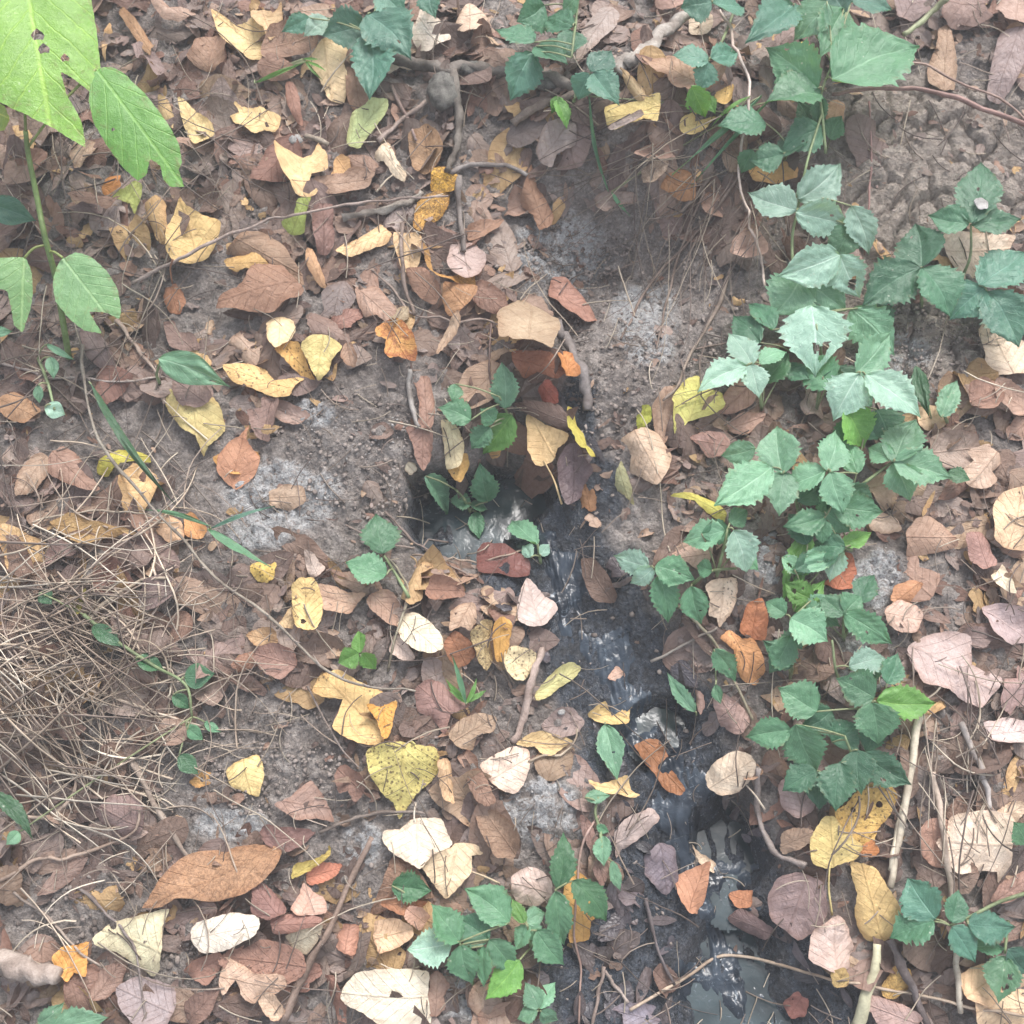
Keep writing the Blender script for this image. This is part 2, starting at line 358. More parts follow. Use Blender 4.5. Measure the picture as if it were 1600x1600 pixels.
def water_material(name, ca, cb, b1, b2):
    m = NT(name); tc = m.n('TexCoord'); P = tc.outputs['Object']
    n1 = m.noise(P, 24, 3, .5, .6); n2 = m.noise(P, 90, 3, .5, 2.5)
    ed = m.n('Attribute', attribute_name='edge').outputs['Fac']
    foam = m.math('MULTIPLY', m.ramp(m.noise(P, 75, 5, .7, 2.5), .57, .62), m.ramp(m.noise(P, 20, 2), .46, .6))  # paler patches paint sky reflections into the water colour
    c = m.mix(m.ramp(n1, .35, .65), rgb(ca), rgb(cb))
    c = m.mix(m.math('MULTIPLY', foam, .5), c, rgb((128, 140, 150)))
    m.put(m.b.inputs['Base Color'], c); m.b.inputs['Roughness'].default_value = .12; m.b.inputs['IOR'].default_value = 1.4
    m.put(m.b.inputs['Normal'], m.bump(n2, b2, .0010, m.bump(n1, b1, .003))); return m.m
MAT_POOL = water_material('still_water', (36, 50, 54), (58, 74, 78), .18, .18)
MAT_WATER = water_material('running_water', (26, 34, 43), (62, 73, 84), .45, .8)


# ------------------------------------------------------------ the ground
def graded(lo, hi, step, far):
    c = np.arange(lo, hi + step / 2, step); e = [step]
    while sum(e) < far: e.append(e[-1] * 1.22)
    e = np.cumsum(e); return np.concatenate([lo - e[::-1], c, hi + e])
gx = graded(-.66, .66, .0026, 8); gy = graded(-.56, .86, .0026, 8)
GX, GY = np.meshgrid(gx, gy)
def micro(x, y):
    """small relief and the soil masks of a ground point"""
    z = terr(x, y); px, py = project(x, y, z)
    inside = (np.abs(px - 800) < 1400) & (np.abs(py - 800) < 1400)
    wet = blob(px, py, WET, 30, 5) * inside; crust = blob(px, py, CRUST, 26, 21) * inside; clod = blob(px, py, CLOD, 40, 31) * inside
    d = .0035 * fbm(x * 22, y * 22, 1, 4) + .0022 * fbm(x * 95, y * 95, 2, 3)
    wx = x + .018 * fbm(x * 22, y * 22, 71, 4); wy = y + .018 * fbm(x * 22, y * 22, 75, 4)
    f1, f2, ci = voro(wx * 26, wy * 26, 41); g1, g2, cj = voro(wx * 95, wy * 95, 51)
    crack = np.clip((f2 - f1) / .22, 0, 1) ** .5; c2 = np.clip((g2 - g1) / .3, 0, 1) ** .6
    d = d + clod * (.016 * (np.clip((f2 - f1) / .14, 0, 1) ** .5 - 1) + .008 * (ci - .5) + .0050 * (c2 - 1) * np.clip(cj * 1.6, 0, 1) + .004 * fbm(x * 70, y * 70, 97, 3))
    dry = (1 - clod) * (1 - wet)
    h1, h2, ch = voro(wx * 140, wy * 140, 61)
    d = d + dry * (.0034 * (np.clip(1 - h1, 0, 1)) * (ch > .35) - .001) + dry * (.0045 * (np.clip(1 - g1 * 1.2, 0, 1)) * (cj > .6)) + dry * .003 * fbm(x * 60, y * 60, 95, 3) + dry * crust * .0040 * (c2 - .3)
    # wet mud: smeared folds running with the flow
    q, par = chan(x, y)
    fx = x + .012 * fbm(x * 18, y * 18, 77, 3); fy = y * .75 + x * .55
    fold = np.abs(fbm(fx * 48 + fy * 12, fy * 14, 81, 3)); rid = np.abs(fbm(fx * 130 + fy * 30, fy * 45, 83, 3))
    d = d * (1 - .5 * wet) + wet * (.0085 * (.3 - fold) + .0045 * (.3 - rid) + .0010 * fbm(x * 190, y * 190, 85, 2))
    return d, wet, crust, clod
DZ, W_, CR_, CL_ = micro(GX, GY)
GZ = terr(GX, GY) + DZ
ny, nx = GX.shape; idx = np.arange(ny * nx).reshape(ny, nx)
quads = np.stack([idx[:-1, :-1], idx[:-1, 1:], idx[1:, 1:], idx[1:, :-1]], -1).reshape(-1, 4)
V = np.stack([GX, GY, GZ], -1).reshape(-1, 3)
g = mesh_obj('ground', V, quads, MAT_SOIL, origin=(0, 0, 0), attrs={'wet': W_.ravel(), 'crust': CR_.ravel(), 'clod': CL_.ravel()})
tag(g, kind='structure')

# raster of the top surface that leaves come to lie on
RS = .0015; RX0, RY0, RNX, RNY = -.95, -.80, 1270, 1300
rx = RX0 + (np.arange(RNX) + .5) * RS; ry = RY0 + (np.arange(RNY) + .5) * RS
RXX, RYY = np.meshgrid(rx, ry)
H0 = terr(RXX, RYY); H = H0 + .002
def ij(x, y):
    return np.clip(((y - RY0) / RS).astype(int), 1, RNY - 2), np.clip(((x - RX0) / RS).astype(int), 1, RNX - 2)
def Hs(x, y, A=None):
    i, j = ij(np.asarray(x), np.asarray(y)); return (H if A is None else A)[i, j]
def splat(V):
    i, j = ij(V[:, 0], V[:, 1])
    for a in (-1, 0, 1):
        for b in (-1, 0, 1): np.maximum.at(H, (i + a, j + b), V[:, 2])
HB = [H]
def G(px, py, off=0., A=None):
    """the point `off` above the ground (or the top surface) seen at a photo pixel"""
    px = np.asarray(px, float); py = np.asarray(py, float); d = rays(px, py)
    A = H0 if A is None else A
    t = np.full(px.shape, DIST); z = np.zeros(px.shape)
    for k in range(14):
        p = CAM + d * t[..., None]; zn = Hs(p[..., 0], p[..., 1], A) + off
        z = zn if k == 0 else .5 * z + .5 * zn
        t = (CAM[2] - z) / -d[..., 2]
    return CAM + d * t[..., None]

# ------------------------------------------------------------ leaves
def in_poly(x, y, P):
    r = np.zeros(x.shape, bool); n = len(P)
    for i in range(n):
        x0, y0 = P[i]; x1, y1 = P[(i + 1) % n]
        c = ((y0 > y) != (y1 > y)) & (x < (x1 - x0) * (y - y0) / (y1 - y0 + 1e-15) + x0); r ^= c
    return r
def edge_dist(x, y, P):
    d = np.full(x.shape, 9.)
    for i in range(len(P)):
        a = P[i]; b = P[(i + 1) % len(P)]; L2 = ((b - a) ** 2).sum() + 1e-15
        t = np.clip(((x - a[0]) * (b[0] - a[0]) + (y - a[1]) * (b[1] - a[1])) / L2, 0, 1)
        d = np.minimum(d, np.hypot(x - a[0] - t * (b[0] - a[0]), y - a[1] - t * (b[1] - a[1])))
    return d
def outline(P, sub, seed, tooth):
    P = np.asarray(P, float); n = len(P); out = []
    for i in range(n):
        a, b, c, d = P[i - 1], P[i], P[(i + 1) % n], P[(i + 2) % n]
        for t in np.arange(sub) / sub:
            q = .5 * (2 * b + (c - a) * t + (2 * a - 5 * b + 4 * c - d) * t * t + (3 * b - 3 * c + d - a) * t ** 3)
            l = b + (c - b) * t; out.append(.35 * q + .65 * l)
    Q = np.array(out); c = Q.mean(0); k = np.arange(len(Q))
    nrm = np.roll(Q, -1, 0) - np.roll(Q, 1, 0); nrm = np.stack([nrm[:, 1], -nrm[:, 0]], 1); nrm /= np.linalg.norm(nrm, axis=1)[:, None] + 1e-12
    if ((Q - c) * nrm).sum() < 0: nrm = -nrm
    off = tooth * (vnoise(k * .37, k * 0., seed) * .9 + (k % 2) * .9 - .4)
    return Q + nrm * off[:, None]
def flat_leaf(P2, seed, tooth=.0005, dens=11, holes=(), sub=4):
    """triangulated flat leaf: outline plus interior points"""
    Q = outline(P2, sub, seed, tooth); lo = Q.min(0); hi = Q.max(0); L = max(hi - lo); h = L / dens
    a = np.arange(lo[0], hi[0], h); b = np.arange(lo[1], hi[1], h * .87)
    X, Y = np.meshgrid(a, b); X = X + (np.arange(len(b)) % 2 * h * .5)[:, None]
    r = np.random.default_rng(seed); X = X + r.uniform(-.12, .12, X.shape) * h; Y = Y + r.uniform(-.12, .12, X.shape) * h
    X = X.ravel(); Y = Y.ravel(); k = in_poly(X, Y, Q); X = X[k]; Y = Y[k]
    k = edge_dist(X, Y, Q) > h * .38; I = np.stack([X[k], Y[k]], 1)
    pts = [Vector(p) for p in Q] + [Vector(p) for p in I]; n = len(Q)
    edges = [(i, (i + 1) % n) for i in range(n)]
    HP = []
    for hc in holes:
        hq = np.array([[hc[0] + hc[2] * math.cos(t) * (1 + .3 * math.sin(3 * t + seed)), hc[1] + hc[2] * math.sin(t)] for t in np.arange(8) * pi / 4])
        s0 = len(pts); pts += [Vector(p) for p in hq]; edges += [(s0 + i, s0 + (i + 1) % 8) for i in range(8)]; HP.append(hq)
    vs, _, fs, *_ = delaunay_2d_cdt(pts, edges, [list(range(n))], 1, 1e-7)
    vs = np.array([(v.x, v.y) for v in vs]); F2 = []
    for f in fs:
        c = vs[list(f)].mean(0)
        if not in_poly(c[:1], c[1:2], Q)[0]: continue
        if any(in_poly(c[:1], c[1:2], hq)[0] for hq in HP): continue
        F2.append(tuple(f))
    ed = 1 - np.clip(edge_dist(vs[:, 0], vs[:, 1], Q) / (L * .10), 0, 1)
    return vs, F2, ed, L
def leaf_axes(vs, tip=None):
    c = vs.mean(0)
    if tip is None:
        u, s, vt = np.linalg.svd(vs - c, full_matrices=False); a = vt[0]
        pr = (vs - c) @ a
        # the fuller half is the base
        if np.abs(pr.max()) < np.abs(pr.min()): a = -a
    else: a = np.asarray(tip) - c; a = a / np.linalg.norm(a)
    nn = np.array([-a[1], a[0]]); p = (vs - c) @ a; q = (vs - c) @ nn
    s = (p - p.min()) / (np.ptp(p) + 1e-9); t = q / (np.abs(q).max() + 1e-9)
    return s, t, np.ptp(p), np.abs(q).max(), a
def relief(vs, s, t, L, W, ed, o, seed):
    r = random.Random(seed)
    fold = o.get('f', r.uniform(-.05, .22)); cup = o.get('c', r.choice([-1, 1, -1]) * r.uniform(.16, .5)); bend = o.get('b', r.uniform(-.35, .35))
    wr = o.get('w', r.uniform(.7, 1.4)) * 1.25; tw = r.uniform(-.35, .35)
    d = W * (fold * np.abs(t) + cup * t * t) + L * bend * (s - .5) ** 2 + W * tw * t * (s - .5)
    x = vs[:, 0] / L; y = vs[:, 1] / L
    d = d + L * wr * (.035 * fbm(x * 2.2 + seed % 91, y * 2.2, seed % 977, 2) + .020 * fbm(x * 6 + seed % 53, y * 6, seed % 911, 2))
    d = d + L * wr * .045 * ed * vnoise(x * 5 + 3, y * 5 + seed % 31, seed % 733)
    d = d + .0035 * L / .06 * .35 * (np.abs(((s * 7 - np.abs(t) * 2.2) % 1) - .5) - .25) * (1 - ed * .4)
    return d
def fit_plane(X, Y, Z, lim=.55):
    A = np.stack([X - X.mean(), Y - Y.mean(), np.ones_like(X)], 1); c, *_ = np.linalg.lstsq(A, Z, rcond=None)
    a = float(np.clip(c[0], -lim, lim)); b = float(np.clip(c[1], -lim, lim)); return a, b, float(Z.mean()), X.mean(), Y.mean()
NLEAF = [0]
HLIFT = .03
def place_leaf(name, pix, color, o, label, cat='leaf', group='fallen leaves on the forest floor', mat=None, dens=11, sub=4):
    """a fallen leaf whose outline is seen at the photo pixels `pix`, laid on whatever is below it"""
    NLEAF[0] += 1; seed = NLEAF[0] * 13 + 5; r = random.Random(seed)
    P = np.asarray(pix, float); c = P.mean(0); Q = c + (P - c) * .9
    g0 = G(np.append(Q[:, 0], c[0]), np.append(Q[:, 1], c[1]), 0, H)
    a, b, z0, xm, ym = fit_plane(g0[:, 0], g0[:, 1], Hs(g0[:, 0], g0[:, 1]))
    a += r.uniform(-.10, .10) + o.get('ax', 0); b += r.uniform(-.06, .16) + o.get('ay', 0)
    nrm = np.array([-a, -b, 1.]); nrm /= np.linalg.norm(nrm); p0 = np.array([xm, ym, z0 + .002 + o.get('z', 0) * .001])
    def onplane(px, py):
        d = rays(np.asarray(px, float), np.asarray(py, float)); t = ((p0 - CAM) @ nrm) / (d @ nrm); return CAM + d * t[..., None]
    e1 = np.cross([0, 1., 0], nrm); e1 /= np.linalg.norm(e1); e2 = np.cross(nrm, e1)
    W3 = onplane(P[:, 0], P[:, 1]) - p0; P2 = np.stack([W3 @ e1, W3 @ e2], 1)
    def loc(q): v = onplane(np.array([q[0]]), np.array([q[1]]))[0] - p0; return np.array([v @ e1, v @ e2])
    holes = [(*loc(hh[:2]), hh[2] * M) for hh in o.get('h', [])]
    vs, Fs, ed, L = flat_leaf(P2, seed, o.get('tooth', .0006), dens, holes, sub)
    s, t, LL, WW, ax = leaf_axes(vs, loc(o['t']) if 't' in o else None)
    d = relief(vs, s, t, LL, WW, ed, o, seed)
    d -= np.median(d)
    V = p0 + vs[:, :1] * e1 + vs[:, 1:] * e2 + d[:, None] * nrm
    pen = np.percentile(Hs(V[:, 0], V[:, 1]) - V[:, 2], o.get('pp', 94))
    V[:, 2] += np.clip(pen, -.02, .022) + .0006
    # never far above the soil
    over = np.percentile(V[:, 2] - Hs(V[:, 0], V[:, 1], H0), 50) - HLIFT
    if over > 0: V[:, 2] -= over
    splat(V)
    ob = mesh_obj(name, V, Fs, mat or MAT_DEAD, uv=np.stack([s, t], 1), color=color, attrs={'edge': ed})
    ob['spots'] = float(o.get('s', 0)); ob['mottle'] = float(o.get('m', 0)); ob['rust'] = float(o.get('r', 0)); ob['wet'] = float(o.get('g', 0))
    if label: tag(ob, label, cat, group)
    if 'k' in o:      # leaf stalk, a part of the leaf
        q = np.array(o['k']); bi = np.argmin(((P - q) ** 2).sum(1)); st = P[bi] + (c - P[bi]) * .12
        vi = np.argmin(((vs - loc(st)) ** 2).sum(1)); A0 = V[vi] + [0, 0, .0008]; A1 = G(q[0], q[1], .004, H)
        mid = (A0 + A1) / 2 + np.array([r.uniform(-.003, .003), 0, .004])
        tv, tf, tu = tube(crom([A0, mid, A1], 5), np.linspace(.0007, .0010, 11), 5)
        mesh_obj('leaf_stalk', tv, tf, MAT_STEM, parent=ob, color=tuple(.8 * v for v in color))
    return ob

# templates for small litter
def template(kind, seed):
    r = random.Random(seed)
    if kind == 0: pr = [(1, 0), (.75, .22), (.35, .42), (-.1, .52), (-.5, .48), (-.8, .3), (-.9, 0)]
    elif kind == 1: pr = [(1, 0), (.6, .2), (.1, .3), (-.5, .24), (-1, 0)]
    elif kind == 2: pr = [(1, 0), (.5, .12), (0, .16), (-.5, .13), (-1, 0)]
    else: pr = [(.9, .1), (.5, .5), (-.1, .45), (-.4, .7), (-.8, .3), (-.7, -.1)]
    P = [(x, y * r.uniform(.8, 1.15)) for x, y in pr]
    if kind < 3: P = P + [(x, -y * r.uniform(.8, 1.15)) for x, y in pr[1:-1][::-1]]
    else: P = P + [(-.5, -.5), (0, -.35), (.3, -.6), (.8, -.3)]
    return np.array(P) * .5
TEMPL = []
for k in range(16):
    vs, Fs, ed, L = flat_leaf(template([0, 0, 1, 2, 3, 0, 1, 3][k % 8], k), k + 900, .012, 6, (), 2)
    s, t, LL, WW, ax = leaf_axes(vs)
    d = relief(vs, s, t, LL, WW, ed, {'w': 1.6}, k + 40); TEMPL.append((vs, np.array(Fs), ed, s, t, d - np.median(d)))
PAL = [(150, 126, 120), (158, 142, 138), (150, 122, 106), (142, 114, 102), (164, 136, 120), (132, 108, 98), (158, 140, 130), (176, 146, 124), (150, 132, 126), (120, 98, 90), (168, 130, 110),
       (190, 158, 126), (160, 140, 132), (148, 108, 92), (202, 170, 122), (134, 112, 104)]
def bare_at(x, y):
    px, py = project(x, y, terr(x, y)); return blob(px, py, BARE, 22, 3), px, py
def litter(n, smin, smax, seed, keep=.0, xr=(-.85, .85), yr=(-.7, 1.05), pal=None, only=None):
    pal = pal or PAL
    r = np.random.default_rng(seed); VV = []; FF = []; UU = []; CC = []; EE = []; off = 0
    X = r.uniform(*xr, n); Y = r.uniform(*yr, n); B, PX, PY = bare_at(X, Y)
    if only is not None: only = blob(PX, PY, only, 30, 5)
    QC = chan(X, Y)[0]
    for k_, (x, y, b, ppx, ppy) in enumerate(zip(X, Y, B, PX, PY)):
        if only is None:
            if (b > .18 and r.random() > keep) or (QC[k_] < 1.5 and b > .05 and r.random() > .08): continue
        elif only[int(k_)] < .5 or QC[k_] < .75: continue
        vs, Fs, ed, s, t, d = TEMPL[r.integers(len(TEMPL))]; L = smin + (smax - smin) * r.random() ** 1.8
        a = r.uniform(0, 2 * pi); ca, sa = math.cos(a), math.sin(a)
        gx_ = float(Hs(x + .02, y, H0) - Hs(x - .02, y, H0)) / .04 + r.normal(0, .22); gy_ = float(Hs(x, y + .02, H0) - Hs(x, y - .02, H0)) / .04 + r.normal(0, .22)
        xx = (vs[:, 0] * ca - vs[:, 1] * sa) * L; yy = (vs[:, 0] * sa + vs[:, 1] * ca) * L * r.uniform(.7, 1.1)
        V = np.stack([x + xx, y + yy, gx_ * xx + gy_ * yy + d * L * (r.uniform(.25, .9) if r.random() < .55 else r.uniform(1., 2.2))], 1)
        hh = Hs(V[:, 0], V[:, 1]); V[:, 2] += np.percentile(hh - V[:, 2], 60) + .0004
        over = V[:, 2].mean() - float(Hs(x, y, H0)) - .017
        if over > 0: V[:, 2] -= over
        splat(V)
        c = np.array(lin(pal[min(int(r.random() ** 1.15 * len(pal)), len(pal) - 1)])) * r.uniform(.62, 1.32)
        VV.append(V); FF.append(Fs + off); UU.append(np.stack([s, t], 1)); CC.append(np.tile(c, (len(V), 1))); EE.append(ed); off += len(V)
    return np.vstack(VV), np.vstack(FF), np.vstack(UU), np.vstack(CC), np.concatenate(EE)
V, Fs, U, Cc, E = litter(10500, .018, .078, 5, .05)
o_ = mesh_obj('leaf_litter', V, Fs, MAT_LITTER, origin=(0, 0, 0), uv=U, vcol=Cc, attrs={'edge': E})
tag(o_, 'brown rotting leaf litter and leaf scraps covering the soil', 'leaf litter', kind='stuff')
V, Fs, U, Cc, E = litter(13000, .004, .020, 6, .40)
o_ = mesh_obj('leaf_crumbs', V, Fs, MAT_LITTER, origin=(0, 0, 0), uv=U, vcol=Cc, attrs={'edge': E})
tag(o_, 'tiny broken bits of dead leaf scattered between the larger leaves', 'leaf crumbs', kind='stuff')

MAT_WETLEAF = leaf_material('wet_leaf_litter', litter=True); MAT_WETLEAF.node_tree.nodes['Principled BSDF'].inputs['Specular IOR Level'].default_value = .7
for l in list(MAT_WETLEAF.node_tree.links):
    if l.to_socket.name == 'Roughness': MAT_WETLEAF.node_tree.links.remove(l)
MAT_WETLEAF.node_tree.nodes['Principled BSDF'].inputs['Roughness'].default_value = .25
V, Fs, U, Cc, E = litter(900, .010, .050, 8, 1., (-.2, .6), (-.56, .1), [(92, 86, 98), (78, 76, 88), (104, 92, 96), (70, 70, 82), (112, 98, 96), (96, 84, 84), (124, 112, 120)], WET[3:])
o_ = mesh_obj('wet_leaf_litter', V, Fs, MAT_WETLEAF, origin=(0, 0, 0), uv=U, vcol=Cc, attrs={'edge': E})
tag(o_, 'dark soaked leaves pressed into the mud of the seep', 'wet leaf litter', kind='stuff')

